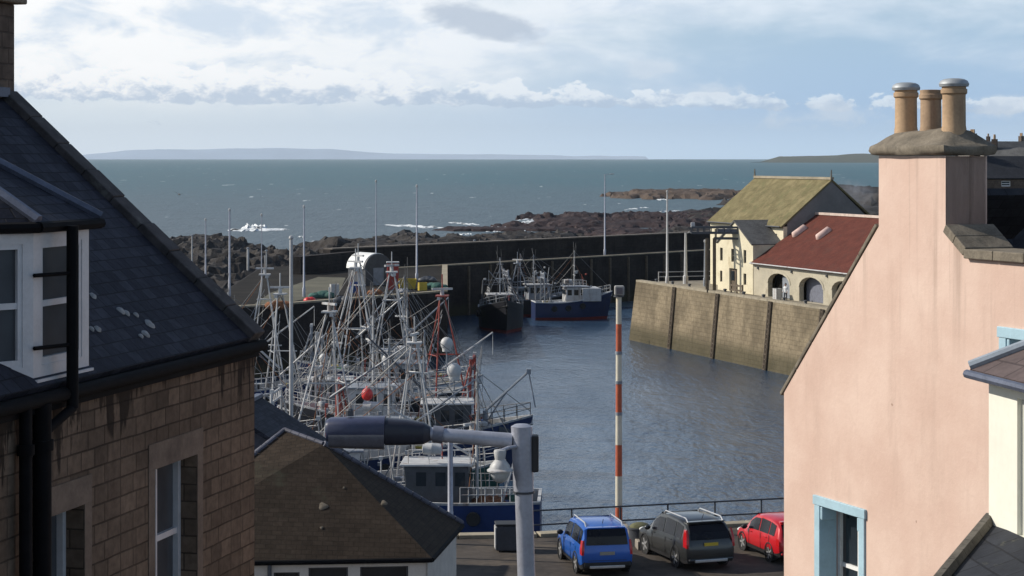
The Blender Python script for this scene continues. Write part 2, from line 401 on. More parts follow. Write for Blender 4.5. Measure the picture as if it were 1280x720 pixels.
# ---------------------------------------------------------------- world, sun, camera
def build_world():
    w = bpy.data.worlds.new('World'); scn.world = w; w.use_nodes = True
    t = NT(w.node_tree); t.n.clear()
    out = t.node('ShaderNodeOutputWorld'); bg = t.node('ShaderNodeBackground')
    K = .10
    bg.inputs['Strength'].default_value = K*1.08
    sky = t.node('ShaderNodeTexSky', sky_type='NISHITA', sun_disc=False)
    sky.sun_elevation = EL; sky.sun_rotation = math.atan2(SUN.x, SUN.y)
    sky.altitude = 20; sky.air_density = 1.0; sky.dust_density = .6; sky.ozone_density = 1.5
    tc = t.node('ShaderNodeTexCoord')
    x, y, z = t.sep(tc.outputs['Generated'])
    az = t.m('MULTIPLY', t.m('ARCTAN2', x, y), 57.2958)
    el = t.m('MULTIPLY', t.m('ARCSINE', z), 57.2958)
    def col(r, g, b): return tuple(((c/255+.055)/1.055)**2.4/K for c in (r, g, b))
    left = t.smooth(az, -12.0, 11.0, 1.0, 0.0)
    # clear air between the clouds, graded from the sky texture towards the pale marine air low down
    low = t.smooth(el, 0.0, 9.0, 1.0, 0.0)
    marine = t.mix(left, col(154,193,236), col(226,238,250))
    base = t.mix(t.m('MULTIPLY', low, .88), sky.outputs[0], marine)
    hz = t.smooth(el, 0.0, 1.5, .75, 0.0)
    base = t.mix(hz, base, t.mix(left, col(200,228,255), col(232,243,255)))
    # high broken layer
    v2 = t.comb(t.m('MULTIPLY', az, .17), t.m('MULTIPLY', el, .50), 3.1)
    n2 = t.noise(v2, 1.0, 9, .58, .3)
    d2 = t.smooth(t.m('ADD', t.m('ADD', n2, t.m('MULTIPLY', left, .30)), t.smooth(el, 1.6, 4.0, -.08, .15)), .46, .82, 0, .94)
    d2 = t.m('MULTIPLY', d2, t.smooth(el, .9, 2.2))
    d2 = t.m('MULTIPLY', d2, t.smooth(el, 7.0, 18.0, 1.0, .12))
    n2b = t.noise(t.comb(t.m('MULTIPLY', az, .22), t.m('MULTIPLY', el, .45), 5.5), 2.0, 8, .6, .3)
    c2 = t.mix(t.smooth(n2b, .34, .58), col(210,223,238), t.mix(left, col(222,233,245), col(255,255,255)))
    c = t.mix(d2, base, c2)
    # dark ragged cloud near the top of the view
    e = t.m('SQRT', t.m('ADD', t.m('POWER', t.m('MULTIPLY', t.m('ADD', az, .8), 1/2.2), 2.0), t.m('POWER', t.m('MULTIPLY', t.m('SUBTRACT', el, t.m('MULTIPLY', t.m('ADD', az, .8), -.28)), 1.0), 1.0)))
    n4 = t.noise(t.comb(t.m('MULTIPLY', az, .7), t.m('MULTIPLY', el, 1.5), 7.7), 1.0, 8, .6)
    q1 = t.m('POWER', t.m('MULTIPLY', t.m('ADD', az, .9), .45), 2.0)
    q2 = t.m('POWER', t.m('MULTIPLY', t.m('ADD', t.m('SUBTRACT', el, 3.75), t.m('MULTIPLY', t.m('ADD', az, .9), .22)), 1.9), 2.0)
    dd = t.m('SUBTRACT', 1.0, t.m('SQRT', t.m('ADD', q1, q2)))
    d4 = t.smooth(t.m('ADD', dd, t.m('MULTIPLY', t.m('SUBTRACT', n4, .5), 1.5)), .05, .55, 0, .85)
    c = t.mix(d4, c, col(182,195,212))
    # cumulus bank low over the sea: bright ragged tops, flat grey bases
    v1 = t.comb(t.m('MULTIPLY', az, .95), t.m('MULTIPLY', el, 1.5), 1.7)
    n1 = t.m('ADD', t.m('MULTIPLY', t.m('SUBTRACT', t.noise(v1, 1.0, 10, .60, .1), .5), 1.5), .5)
    mid = t.m('SUBTRACT', t.m('ADD', 1.60, t.m('MULTIPLY', az, -.022)), t.m('MULTIPLY', t.noise(t.comb(az, 0.0, 4.0), .25, 2), .0))
    off = t.m('DIVIDE', t.m('SUBTRACT', el, mid), t.smooth(az, -9.0, 4.0, 1.3, .85))
    up = t.smooth(off, 0.0, 1.15, 0, .72)
    dn = t.smooth(off, -.42, -.05, .55, 0)
    side = t.smooth(az, -9.0, 13.0, -.05, .15)
    d1 = t.smooth(t.m('SUBTRACT', t.m('SUBTRACT', t.m('SUBTRACT', t.m('ADD', n1, .17), up), dn), side), .42, .50)
    sh = t.noise(t.comb(t.m('MULTIPLY', az, .95), t.m('MULTIPLY', el, 1.5), 1.9), 1.7, 9, .62, .2)
    lit = t.smooth(t.m('ADD', t.m('MULTIPLY', off, 1.5), t.m('MULTIPLY', t.m('SUBTRACT', sh, .5), 3.2)), -.35, .45)
    c1 = t.mix(lit, t.mix(left, col(172,194,220), col(192,206,224)), t.mix(left, col(222,234,246), col(255,255,255)))
    c = t.mix(t.m('MULTIPLY', d1, .92), c, c1)
    # faint small fair-weather clouds to the right
    for (a0, e0, ra, re) in ((3.75, 2.45, .75, .38), (5.6, 1.9, 1.3, .45), (8.8, 1.2, 2.4, .5), (13.4, 1.35, 1.3, .45)):
        q = t.m('SQRT', t.m('ADD', t.m('POWER', t.m('MULTIPLY', t.m('SUBTRACT', az, a0), 1/ra), 2.0), t.m('POWER', t.m('MULTIPLY', t.m('SUBTRACT', el, e0), 1/re), 2.0)))
        d = t.smooth(t.m('ADD', t.m('SUBTRACT', 1.0, q), t.m('MULTIPLY', t.m('SUBTRACT', n1, .5), 2.2)), .1, .9, 0, .55)
        c = t.mix(d, c, col(214,224,236))
    # the half of the sky below the horizon only ever lights undersides
    c = t.mix(t.smooth(el, -1.5, -.2, 1, 0), c, (.5,.6,.7))
    t.put(bg.inputs['Color'], c)
    t.l.new(bg.outputs[0], out.inputs[0])
build_world()
sl = bpy.data.lights.new('sun', 'SUN'); sl.energy = 4.9; sl.angle = R(.53); sl.color = (1.0, .93, .82)
so = bpy.data.objects.new('sun', sl); COL.objects.link(so)
so.rotation_euler = SUN.to_track_quat('Z', 'Y').to_euler()
cam = bpy.data.cameras.new('camera'); cam.lens = 36*F/1280; cam.sensor_width = 36; cam.sensor_fit = 'HORIZONTAL'
cam.shift_y = -163/1280; cam.clip_start = .2; cam.clip_end = 60000
co = bpy.data.objects.new('camera', cam); COL.objects.link(co)
co.location = (0, 0, CZ); co.rotation_euler = (R(90), 0, 0)
scn.camera = co
scn.view_settings.view_transform = 'Standard'; scn.view_settings.look = 'None'
scn.view_settings.exposure = 0.0; scn.view_settings.gamma = 1.0
scn.view_settings.use_curve_mapping = False
scn.cycles.max_bounces = 6; scn.cycles.volume_bounces = 0

# ---------------------------------------------------------------- sea and harbour water
def sea_mat():
    m, t, b, tc = new_mat('sea_water')
    o = tc.outputs['Object']; x, y, z = t.sep(o)
    far = t.smooth(y, 450.0, 2200.0)
    c = t.mix(far, (.060,.088,.105), (.006,.082,.100))
    nb = t.noise(t.mapv(o, (.004, .0012, 1)), 1.0, 5, .6)
    c = t.mix(t.smooth(nb, .35, .7, 0, .5), c, (.045,.085,.10))
    w1 = t.noise(t.mapv(o, (.10, .035, 1)), 1.0, 6, .62)
    w2 = t.noise(t.mapv(o, (.5, .16, 1)), 1.0, 4, .6)
    c = t.mix(t.smooth(w1, .45, .68, 0, .55), c, (.022,.045,.058))
    # breaking crests
    k1 = t.noise(t.mapv(o, (.075, .011, 1), (4, 2, 0)), 1.0, 5, .55)
    k2 = t.noise(t.mapv(o, (.16, .03, 1), (9, 5, 0)), 1.0, 3, .5)
    cap = t.m('MAXIMUM', t.smooth(k1, .685, .71), t.m('MULTIPLY', t.smooth(k2, .70, .73), t.smooth(y, 400, 900, .6, .3)))
    c = t.mix(cap, c, (.72,.76,.78))
    t.put(b.inputs['Base Color'], c)
    b.inputs['Roughness'].default_value = .42; b.inputs['Specular IOR Level'].default_value = .22
    t.put(b.inputs['Normal'], t.bump(t.m('ADD', t.m('MULTIPLY', w1, 1.6), w2), .9, .8))
    return m
def harbour_mat():
    m, t, b, tc = new_mat('harbour_water')
    o = tc.outputs['Object']
    n1 = t.noise(t.mapv(o, (.55, .20, 1), rot=(0, 0, R(12))), 1.0, 5, .6)
    n2 = t.noise(t.mapv(o, (1.9, .75, 1), rot=(0, 0, R(-8))), 1.0, 4, .6)
    n0 = t.noise(t.mapv(o, (.045, .018, 1)), 1.0, 4, .6)
    c = t.mix(t.smooth(n0, .35, .68), (.018,.042,.082), (.036,.072,.125))
    cat = t.noise(t.mapv(o, (.11, .022, 1), rot=(0, 0, R(20))), 1.0, 5, .6)      # cat's paws: ruffled and calmer patches
    pw = t.smooth(cat, .36, .64, .72, 1.1)
    c = t.mix(t.smooth(cat, .40, .66, 0, .3), c, (.014,.030,.056))
    t.put(b.inputs['Base Color'], c)
    t.put(b.inputs['Roughness'], t.smooth(cat, .36, .64, .19, .25)); b.inputs['Specular IOR Level'].default_value = .36
    t.put(b.inputs['Normal'], t.bump(t.m('MULTIPLY', t.m('ADD', t.m('MULTIPLY', n1, 1.2), t.m('MULTIPLY', n2, .5)), pw), .8, .35))
    return m
mb = MB(); mb.add([(-30000,-3000,0),(30000,-3000,0),(30000,27000,0),(-30000,27000,0)], [(0,1,2,3)])
struct(mb.build('sea', sea_mat()))
mb = MB(); mb.add([(-60,79,.006),(60,79,.006),(60,210,.006),(40,300,.006),(-8,290,.006),(-60,225,.006)], [(0,1,2,3,4,5)])
struct(mb.build('harbour_water', harbour_mat()))

# ---------------------------------------------------------------- rocks, shore, far land
def rocks(name, blobs, mat, step, seed, rough=1.0):
    xs0 = min(b[0]-b[2]*1.3 for b in blobs); xs1 = max(b[0]+b[2]*1.3 for b in blobs)
    ys0 = min(b[1]-b[3]*1.3 for b in blobs); ys1 = max(b[1]+b[3]*1.3 for b in blobs)
    nx = int((xs1-xs0)/step)+1; ny = int((ys1-ys0)/(step*1.3))+1
    H = {}
    for i in range(nx+1):
        for j in range(ny+1):
            x = xs0+i*step; y = ys0+j*step*1.3
            mk = -1.0; hh = 0
            for (bx, by, rx, ry, h) in blobs:
                q = 1-math.hypot((x-bx)/rx, (y-by)/ry)
                if q > mk: mk = q; hh = h
            n = noise.fractal(Vector((x*.075, y*.04, seed)), .85, 2.1, 7)
            r = abs(noise.fractal(Vector((x*.17, y*.12, seed+5)), 1.0, 2.2, 5))
            v = mk*1.6+n*.9*rough
            z = hh*min(v, .8)*1.0+(.9-r*2)*.45*min(hh, 3)*(1 if v > 0 else 0)+noise.noise(Vector((x*.9, y*.6, seed)))*.34*hh**.5
            if mk < -.25: z = -1
            H[i, j] = (x+random.uniform(-.3, .3)*step, y+random.uniform(-.3, .3)*step, z)
    mb = MB(); idx = {}
    for i in range(nx):
        for j in range(ny):
            q = [(i, j), (i+1, j), (i+1, j+1), (i, j+1)]
            if max(H[k][2] for k in q) < .02: continue
            f = []
            for k in q:
                if k not in idx: idx[k] = len(mb.v); mb.v.append(Vector((H[k][0], H[k][1], max(H[k][2], -.6))))
                f.append(idx[k])
            mb.f.append(f); mb.m.append(0)
    return struct(mb.build(name, mat, fix=False, smooth=28))
rocks('reef', [(34, 640, 34, 16, 1.5), (56, 715, 44, 26, 2.0), (4, 606, 30, 8, .9), (70, 640, 26, 50, 2.4), (44,560,40,18,1.8), (22, 690, 12, 14, 1.2)], rock_red, .8, 3.3, 1.5)
rocks('outer_skerry', [(96, 1130, 38, 75, 3.4), (74, 1180, 22, 40, 1.6)], rock_br, 2.0, 9.1)
rocks('shore_rocks', [(-47, 330, 20, 60, 6.0), (-39, 275, 13, 52, 6.0), (-62, 400, 22, 50, 5.0), (-34, 360, 12, 40, 3.6)], rock_dk, .8, 5.7, 1.2)
rocks('pier_rocks', [(-18, 445, 26, 50, 3.6), (-33, 400, 10, 26, 2.0), (6, 470, 24, 40, 3.4), (28, 450, 26, 40, 3.4), (52, 470, 30, 50, 4.0), (-4, 420, 30, 36, 3.6)], rock_dk, 1.1, 12.4)
rocks('east_shore', [(165, 880, 60, 150, 9.0), (120, 700, 60, 110, 4.0), (190, 700, 60, 120, 9)], rock_dk, 3.0, 2.2)

def landform(name, pts, mat, depth, y):       # ridge of land: (x, height) crest, with slopes to both sides
    rings = []
    for k, (x, h) in enumerate(pts):
        rings.append([Vector((x, y-depth*.5, -2)), Vector((x, y-depth*.28, h*.45)), Vector((x, y, h)), Vector((x, y+depth*.4, h*.5)), Vector((x, y+depth*.6, -2))])
    mb = MB(); mb.loft(rings); return struct(mb.build(name, mat, smooth=60))
land = pm('hazed_hill', (.36,.45,.58), .95, .06, .002, 0)  # distance haze put into the hills' own colour as pale blue
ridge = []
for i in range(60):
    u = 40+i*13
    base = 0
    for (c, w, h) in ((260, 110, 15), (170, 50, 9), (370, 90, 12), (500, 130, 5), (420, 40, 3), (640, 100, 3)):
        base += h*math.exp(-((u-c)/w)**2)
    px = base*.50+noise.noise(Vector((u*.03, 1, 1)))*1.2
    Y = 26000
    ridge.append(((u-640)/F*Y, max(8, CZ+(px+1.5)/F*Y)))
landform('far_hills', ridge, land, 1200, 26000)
ridge = []
for i in range(34):
    u = 950+i*12
    h = 0 if u < 962 else 1.2+(u-960)*.016+2.0*math.exp(-((u-1075)/26)**2)
    px = h+noise.noise(Vector((u*.06, 4, 1)))*.6
    ridge.append(((u-640)/F*9000, CZ+max(px, .2)/F*9000 if u > 962 else 2))
land_n = pm('headland_land', (.045,.05,.03), .95, .35, .02, 0)
landform('headland', ridge, land_n, 900, 9000)
# ground below the far-right town
mb = MB(); mb.prism([(44, 172), (150, 172), (420, 700), (420, 1200), (150, 560), (60, 300)], -2, 13.5)
struct(mb.build('town_ground', land_n))

# breaking surf
foam_m, t, b, tc = new_mat('surf_foam')
fo = t.noise(tc.outputs['Object'], .9, 6, .65)
t.put(b.inputs['Base Color'], t.mix(t.smooth(fo, .35, .6), (.40,.44,.46), (.82,.85,.86))); b.inputs['Roughness'].default_value = .9
t.put(b.inputs['Normal'], t.bump(fo, .6, .3))
fg = t.noise(t.mapv(tc.outputs['Object'], (.45, .10, 1)), 1.0, 7, .7)
t.put(b.inputs['Alpha'], t.smooth(fg, .38, .50))
def foam_strip(mb, u0, v0, u1, v1, wpx, seed, h=.12):
    n = 26
    rings = []
    for i in range(n+1):
        f = i/n
        u = u0+(u1-u0)*f; v = v0+(v1-v0)*f+noise.noise(Vector((f*7, seed, 0)))*1.2
        wv = wpx*max(0.03, math.sin(math.pi*f)**.5*(.45+.9*abs(noise.noise(Vector((f*11, seed, 3))))))
        a = onz(u, v+wv/2, 0); c = onz(u, v-wv/2, 0); mid = (a+c)/2
        hh = h*(.5+abs(noise.noise(Vector((f*6, seed, 5))))*1.3)*math.sin(math.pi*f)**.5
        rings.append([Vector((a.x, a.y, .01)), Vector((a.x, a.y+(mid.y-a.y)*.5, hh*.8)), Vector((mid.x, mid.y, hh)), Vector((c.x, c.y, .01))])
    mb.loft(rings)
mb = MB()
for (u0,v0,u1,v1,w,sd,h) in ((480,281,560,285,4,2,.35),(560,278,600,281,2.5,3,.25),(630,281,690,274,5,4,.5),(640,276,700,270,3,5,.4),(700,279,750,283,3,6,.3),
                         (798,247,838,250,2.4,7,.5),(600,300,660,296,3,8,.25),(226,311,262,316,5,9,.4),(322,342,372,330,5,10,.3),(395,322,470,314,4,11,.3),(660,287,720,290,2.5,12,.2),
                         (780,262,812,259,1.6,13,.3),(560,300,610,303,3,14,.2),(812,266,850,263,1.6,15,.3),(420,305,450,302,1.6,16,.3),(380,296,372,296,1,17,.3)):
    foam_strip(mb, u0, v0, u1, v1, w, sd, h)
rf_ = random.Random(31)
for i in range(22):
    u0 = rf_.uniform(560, 760); v0 = 292-(u0-560)*.085+rf_.uniform(-7, 8); w_ = rf_.uniform(14, 46)
    foam_strip(mb, u0, v0, u0+w_, v0+rf_.uniform(-2, 2), rf_.uniform(1.2, 3), 40+i, rf_.uniform(.15, .5))
struct(mb.build('surf_foam', foam_m, smooth=60), 'stuff')
mb = MB(); foam_strip(mb, 284, 288, 362, 287, 5, 21, 1.0); foam_strip(mb, 300, 287, 334, 286, 4, 22, 2.2)
struct(mb.build('breaking_wave', foam_m, smooth=60), 'stuff')

# ---------------------------------------------------------------- near quay and street
mb = MB()
E = [(-60, 72.4), (-8, 78.6), (.9, 79.4), (10.5, 82.2), (60, 96)]
front = [(-60, 50), (-8, 50), (.9, 50), (10.5, 50), (60, 50)]
near = [(-60, 22), (-8, 22), (.9, 22), (10.5, 22), (60, 22)]
back = [(-60, -30), (-8, -30), (.9, -30), (10.5, -30), (60, -30)]
mb.loft([[Vector((x, y, -3)) for x, y in E], [Vector((x, y, QZ)) for x, y in E], [Vector((x, y, QZ)) for x, y in front], [Vector((x, y, 8.6)) for x, y in near], [Vector((x, y, 8.8)) for x, y in back]])
struct(mb.build('quay_ground', asphalt))
mb = MB()
for (a, b2) in zip(E, E[1:]):
    d = Vector((b2[0]-a[0], b2[1]-a[1])); L = d.length; d.normalize(); nrm = Vector((d.y, -d.x))
    k = max(1, int(L/1.4))
    for i in range(k):
        p = Vector(a)+d*(L*(i+.5)/k)+nrm*.32
        mb.box((p.x, p.y, QZ+.055), (L/k-.03, .6, .17), math.atan2(d.y, d.x))
struct(mb.build('quay_edge_kerb', cope_q, bevel=.02))

# quay railing
rl = thing('quay_railing', 'dark metal railing with two rails along the edge of the near quay behind the cars', 'railing', (0,0,0))
def rail_pt(x): return Vector((x, 78.6+(x-.9)*.292-.25, QZ))
mb = MB()
xs = [.4+i*1.86 for i in range(14)]
for x in xs:
    p = rail_pt(x); q = MB().tube(p, p+Vector((0,0,1.12)), .035, n=8); q.build('post', rail_m, rl, smooth=40)
a, b2 = rail_pt(xs[0]), rail_pt(xs[-1])
for h in (1.1, .56):
    MB().tube(a+Vector((0,0,h)), b2+Vector((0,0,h)), .032, n=8).build('rail', rail_m, rl, smooth=40)

# ---------------------------------------------------------------- middle and outer piers
MQ = [(-30, 197.5), (-24, 201), (-6.9, 223), (-8.6, 277), (-13, 300), (-33, 272)]
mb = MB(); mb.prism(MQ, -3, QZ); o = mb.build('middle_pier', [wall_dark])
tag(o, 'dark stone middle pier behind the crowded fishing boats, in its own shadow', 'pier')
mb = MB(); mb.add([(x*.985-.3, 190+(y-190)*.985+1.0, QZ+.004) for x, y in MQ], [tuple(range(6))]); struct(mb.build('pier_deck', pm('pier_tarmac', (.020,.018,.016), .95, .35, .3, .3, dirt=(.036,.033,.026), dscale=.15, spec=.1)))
mb = MB(); mb.add([onz(*q, QZ+.012) for q in ((318, 380), (352, 379), (424, 366), (432, 347), (398, 346), (338, 366))], [(0,1,2,3,4,5)]); struct(mb.build('slipway', conc_g))
mb = MB()
for a, b2 in zip(MQ[:4], MQ[1:4]):
    d = Vector((b2[0]-a[0], b2[1]-a[1])); L = d.length; d.normalize(); nrm = Vector((-d.y, d.x)); k = int(L/2)
    for i in range(k):
        p = Vector(a)+d*(L*(i+.5)/k)+nrm*.35
        mb.box((p.x, p.y, QZ+.09), (L/k-.04, .7, .18), math.atan2(d.y, d.x))
mb.build('coping', cope_q, bpy.data.objects['middle_pier'])
# outer pier
OD = Vector((.653, .757)); ON = Vector((-.757, .653))
O0 = Vector((-8.5, 277))
def op(t_, n_): p = O0+OD*t_+ON*n_; return (p.x, p.y)
oq = thing('outer_pier', 'long dark outer harbour wall with a raised parapet in front of the reef', 'pier', (0,0,0))
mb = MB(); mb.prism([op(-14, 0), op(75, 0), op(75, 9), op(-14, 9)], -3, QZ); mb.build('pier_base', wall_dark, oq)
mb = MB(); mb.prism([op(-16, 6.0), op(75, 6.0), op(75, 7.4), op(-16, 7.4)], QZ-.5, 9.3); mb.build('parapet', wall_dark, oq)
mb = MB()
for i in range(60):
    p = O0+OD*(-15+i*1.5)+ON*6.7; mb.box((p.x, p.y, 9.37), (1.46, 1.6, .16), math.atan2(OD.y, OD.x))
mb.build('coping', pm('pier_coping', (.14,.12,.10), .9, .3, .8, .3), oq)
mb = MB()
for i in range(44):
    p = O0+OD*(-13+i*2)+ON*.3; mb.box((p.x, p.y, QZ+.08), (1.95, .6, .16), math.atan2(OD.y, OD.x))
mb.build('kerb', cope_q, oq)
for i in range(12):      # timber fender piles on the pier face
    p = O0+OD*(4+i*4.4)-ON*.12; MB().box((p.x, p.y, 2.6), (.3, .24, 8), math.atan2(OD.y, OD.x)).build('fender_pile', woodw, oq)

# breakwater wall joining the outer pier behind the middle pier
sw = MB(); sw.prism([(-26, 256), (-18.3, 274.9), (-19.4, 275.3), (-27, 256.4)], 5, 9.0)
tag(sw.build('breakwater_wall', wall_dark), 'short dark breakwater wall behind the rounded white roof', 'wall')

# shed with the rounded white roof, kiosk, skip on the middle pier
def barrel_shed():
    p = onz(462, 356, QZ)
    th = thing('barrel_roof_shed', 'small dark shed with a rounded white roof on the middle pier', 'shed', (p.x, p.y, QZ), R(-52))
    w, l, h = 1.75, 1.75, 1.9
    MB().bx(-l, l, -w, w, 0, h).build('wall', gear_k, th)
    rr = []
    for x in (-l-.15, l-.25): rr.append([Vector((x, math.cos(a)*(w+.15), h+math.sin(a)*1.75)) for a in [math.pi*i/14 for i in range(15)]])
    m = MB(); m.loft(rr, caps=True); m.build('roof', white, th, smooth=50)
    rr = []
    for x in (l-.25, l+.02): rr.append([Vector((x, math.cos(a)*(w+.1), h+math.sin(a)*1.68)) for a in [math.pi*i/14 for i in range(15)]])
    m = MB(); m.loft(rr, caps=True); m.build('gable', gear_k, th, smooth=50)
    MB().bx(l+.0, l+.06, -.7, .7, .05, 2.0).build('door', gear_g, th)
barrel_shed()
p = onz(491, 362, QZ)
th = thing('fuel_kiosk', 'dark red upright kiosk with a white emblem between the white roofed shed and yellow skip', 'kiosk', (p.x, p.y, QZ), R(5))
MB().bx(-.62, .62, -.5, .5, 0, 2.9).build('body', hred, th, bevel=.04)
MB().bx(-.7, .7, -.58, .58, 2.9, 3.05).build('roof', gear_w, th, bevel=.02)
m = MB(); m.lathe([(.30, 0), (.30, .02)], (0,0,0), 14, axis='Y'); o = m.build('emblem', white, th, smooth=30); o.location = (0, -.525, 1.75)
p = onz(509, 361, QZ)
th = thing('yellow_skip', 'yellow open topped skip on the middle pier beside the dark red kiosk', 'skip', (p.x, p.y, QZ), R(8))
m = MB()
for sx in (-1, 1): m.add([(sx*.8, -.7, 0), (sx*.8, .7, 0), (sx*1.0, .8, 1.1), (sx*1.0, -.8, 1.1), (sx*.74, -.66, .05), (sx*.74, .66, .05), (sx*.94, .74, 1.1), (sx*.94, -.74, 1.1)], [(0,1,2,3),(4,5,6,7),(3,2,6,7),(0,3,7,4),(1,2,6,5)])
for sy in (-1, 1): m.add([(-.8, sy*.7, 0), (.8, sy*.7, 0), (1.0, sy*.8, 1.1), (-1.0, sy*.8, 1.1), (-.75, sy*.64, 0), (.75, sy*.64, 0), (.94, sy*.74, 1.1), (-.94, sy*.74, 1.1)], [(0,1,2,3),(4,5,6,7),(3,2,6,7)])
m.bx(-.78, .78, -.68, .68, 0, .06); m.build('bin', yellow, th)
MB().bx(-.9, .9, -.72, .72, .75, .95).build('fill', woodw, th)

def fish_box(loc, rz, mat, label, group=None):
    th = thing('fish_box', label, 'fish box', loc, rz, group)
    m = MB(); w, d, h = .42, .30, .26
    for s in (-1, 1):
        m.bx(s*w-.015, s*w+.015, -d, d, 0, h); m.bx(-w+.016, w-.016, s*d-.015, s*d+.015, 0, h)
    m.bx(-w+.016, w-.016, -d+.016, d-.016, .005, .03); m.build('box', mat, th)
    m = MB()
    for s in (-1, 1): m.bx(s*w-.03, s*w+.03, -d-.02, d+.02, h, h+.03); m.bx(-w+.031, w-.031, s*d-.02, s*d+.02, h, h+.03)
    m.build('rim', mat, th)
    return th
def heap(u, v, r, mat, label, name='net_heap', cat='net heap'):
    p = onz(u, v, QZ); q = MB(); rn = random.Random(int(u*7+v))
    for i in range(6): q.sphere((rn.uniform(-1, 1)*r, rn.uniform(-.6, .6)*r, r*.25), rn.uniform(.5, .9)*r, (1.2, 1, .75), 12, 8)
    for w in q.v: w += Vector((noise.noise(w*2), noise.noise(w*2+Vector((5, 0, 0))), noise.noise(w*2+Vector((0, 7, 0)))))*.25*r
    o = q.build(name, mat, smooth=70); o.location = (p.x, p.y, QZ); tag(o, label, cat)
heap(545, 361, .75, net_g, 'green net heap on the pier edge right of the yellow skip')
heap(402, 372, .8, net_g, 'wide green net heap at the right foot of the pale slip')
heap(468, 368, .6, net_o, 'brown net heap in front of the rounded white roofed shed')
for (u, v, r, mt, lab) in ((455, 352, .8, net_o, 'rusty brown net heap behind the rounded white roofed shed'), (500, 366, .5, gear_g, 'grey gear heap right under the dark red kiosk'), (535, 352, .7, gear_k, 'dark gear heap behind the yellow fish boxes'),
                       (430, 377, .6, gear_k, 'dark gear heap on the pier edge below the slip'), (388, 377, .5, orange, 'small reddish float heap at the foot of the slip')): heap(u, v, r, mt, lab)
heap(350, 384, .7, net_o, 'brown net heap at the near left corner of the middle pier')
def crate_stack(u, v, n, mat, label):
    p = onz(u, v, QZ)
    for k in range(n):
        o = fish_box((p.x, p.y, QZ+.005+k*.29), R(20), mat, label % ('lowest', 'second', 'third', 'fourth', 'topmost')[4 if k == n-1 else k], 'fish boxes stacked on the middle pier')
# ---------------------------------------------------------------- pier lamp posts
def pier_lamp(u, vb, vt, label, z=QZ, d=None, r=.10, head=True, side=1, group='tall thin lamp posts on the piers', mat=steel):
    p = onz(u, vb, z) if d is None else at(u, vb, d)
    h = CZ-(vt-197)/F*p.y-z
    th = thing('lamp_post', label, 'lamp post', (p.x, p.y, z), 0, group)
    MB().lathe([(r*1.5, 0), (r*1.5, .9), (r, 1.0), (r*.6, h)], n=8).build('pole', mat, th, smooth=40)
    if head:
        MB().tube((0,0,h-.06), (side*.8, 0, h+.05), .035, n=6).build('arm', mat, th)
        MB().box((side*1.05, 0, h+.06), (.65, .26, .14)).build('lamp_head', gear_w, th, bevel=.03)
    else:
        MB().lathe([(.09, h), (.13, h+.1), (.1, h+.28), (0, h+.34)], n=8).build('finial', gear_w, th, smooth=40)
    return th
pier_lamp(257, 346, 276, z=3.0, d=253, label='thin pale pole beside the dark shore rocks, leftmost of the tall poles', r=.12, head=False)
pier_lamp(287, 371, 264, z=3.0, d=216, label='thick pale pole rising beside the edge of the stone house roof', r=.14, head=False)
pier_lamp(327, 352, 270, z=3.0, d=245, label='faint thin pole between the shore rocks and the pale slip', r=.075, head=False)
pier_lamp(380, 371, 260, 'tall grey pole with lamp at the right end of the pale slip', r=.11, head=False)
pier_lamp(470, 345, 228, 'tall thin pole with small lamp just right of the rounded white roof', r=.085, head=False)
pier_lamp(521, 352, 234, 'tall pale pole right of the yellow skip on the middle pier', r=.12, head=False)
pier_lamp(756, 318, 218, 'tall lamp post with arm in front of the dark outer harbour wall', d=305, z=QZ, r=.12, head=True)
pier_lamp(834, 356, 241, 'tall white pole at the corner of the lit quay beside the white rail', r=.14, head=False, mat=gear_w)
pier_lamp(857, 355, 291, 'shorter stout pale post between the white pole and cream building', r=.20, head=True, side=.6, mat=gear_w)
pier_lamp(881, 358, 303, 'short white topped post close to the left corner of the cream building', r=.12, head=False, mat=gear_g)
for (u, v0, v1, lab) in ((240, 318, 295, 'short thin stake among the shore rocks furthest left'), (310, 338, 311, 'stubby pale post on the slip, thicker of two short posts'), (333, 341, 314, 'slim short pale post standing right of the stubby one'),
                         (593, 312, 301, 'lone short post on the outer harbour wall above the dark hulled boat')):
    d = 268 if u < 500 else 300
    p = at(u, v0, d); q = at(u, v1, d)
    th = thing('marker_post', lab, 'post', (p.x, p.y, min(p.z, QZ if u < 500 else 9.4)))
    MB().lathe([(.16 if u == 310 else .09, 0), (.15 if u == 310 else .08, q.z-min(p.z, QZ if u < 500 else 9.4))], n=8).build('post', gear_w, th, smooth=40)
    MB().lathe([(.2, q.z-th.location.z), (.2, q.z-th.location.z+.12), (0, q.z-th.location.z+.2)], n=8).build('cap', gear_g, th, smooth=40)

# ---------------------------------------------------------------- right-hand quay
WD = Vector((.32, -.947)).normalized(); WN = Vector((.947, .32)).normalized()
A0 = Vector((14.4, 241.5))
def rq(t_, n_): p = A0+WD*t_+WN*n_; return (p.x, p.y)
hw = thing('harbour_wall', 'sunlit stone quay wall with dark timber fenders below the cream building', 'quay wall', (0,0,0))
mb = MB()
bot = [rq(-.9, -.9), rq(85, -.9), rq(85, 60), rq(-.9, 60)]; top = [rq(0, 0), rq(85, 0), rq(85, 60), rq(0, 60)]
mb.loft([[Vector((x, y, -3)) for x, y in bot], [Vector((x, y, QZ)) for x, y in top]], closed=True)
mb.build('wall_face', wall_lit, hw)
mb = MB()
for i in range(46):
    p = A0+WD*(.95+i*1.84)+WN*.35; mb.box((p.x, p.y, QZ+.11), (1.8, .75, .22), math.atan2(WD.y, WD.x))
mb.build('coping', cope_q, hw)
mb = MB(); mb.add([(*rq(.4, .4), QZ+.004), (*rq(84, .4), QZ+.004), (*rq(84, 60), QZ+.004), (*rq(.4, 60), QZ+.004)], [(0,1,2,3)]); struct(mb.build('quay_deck', conc))
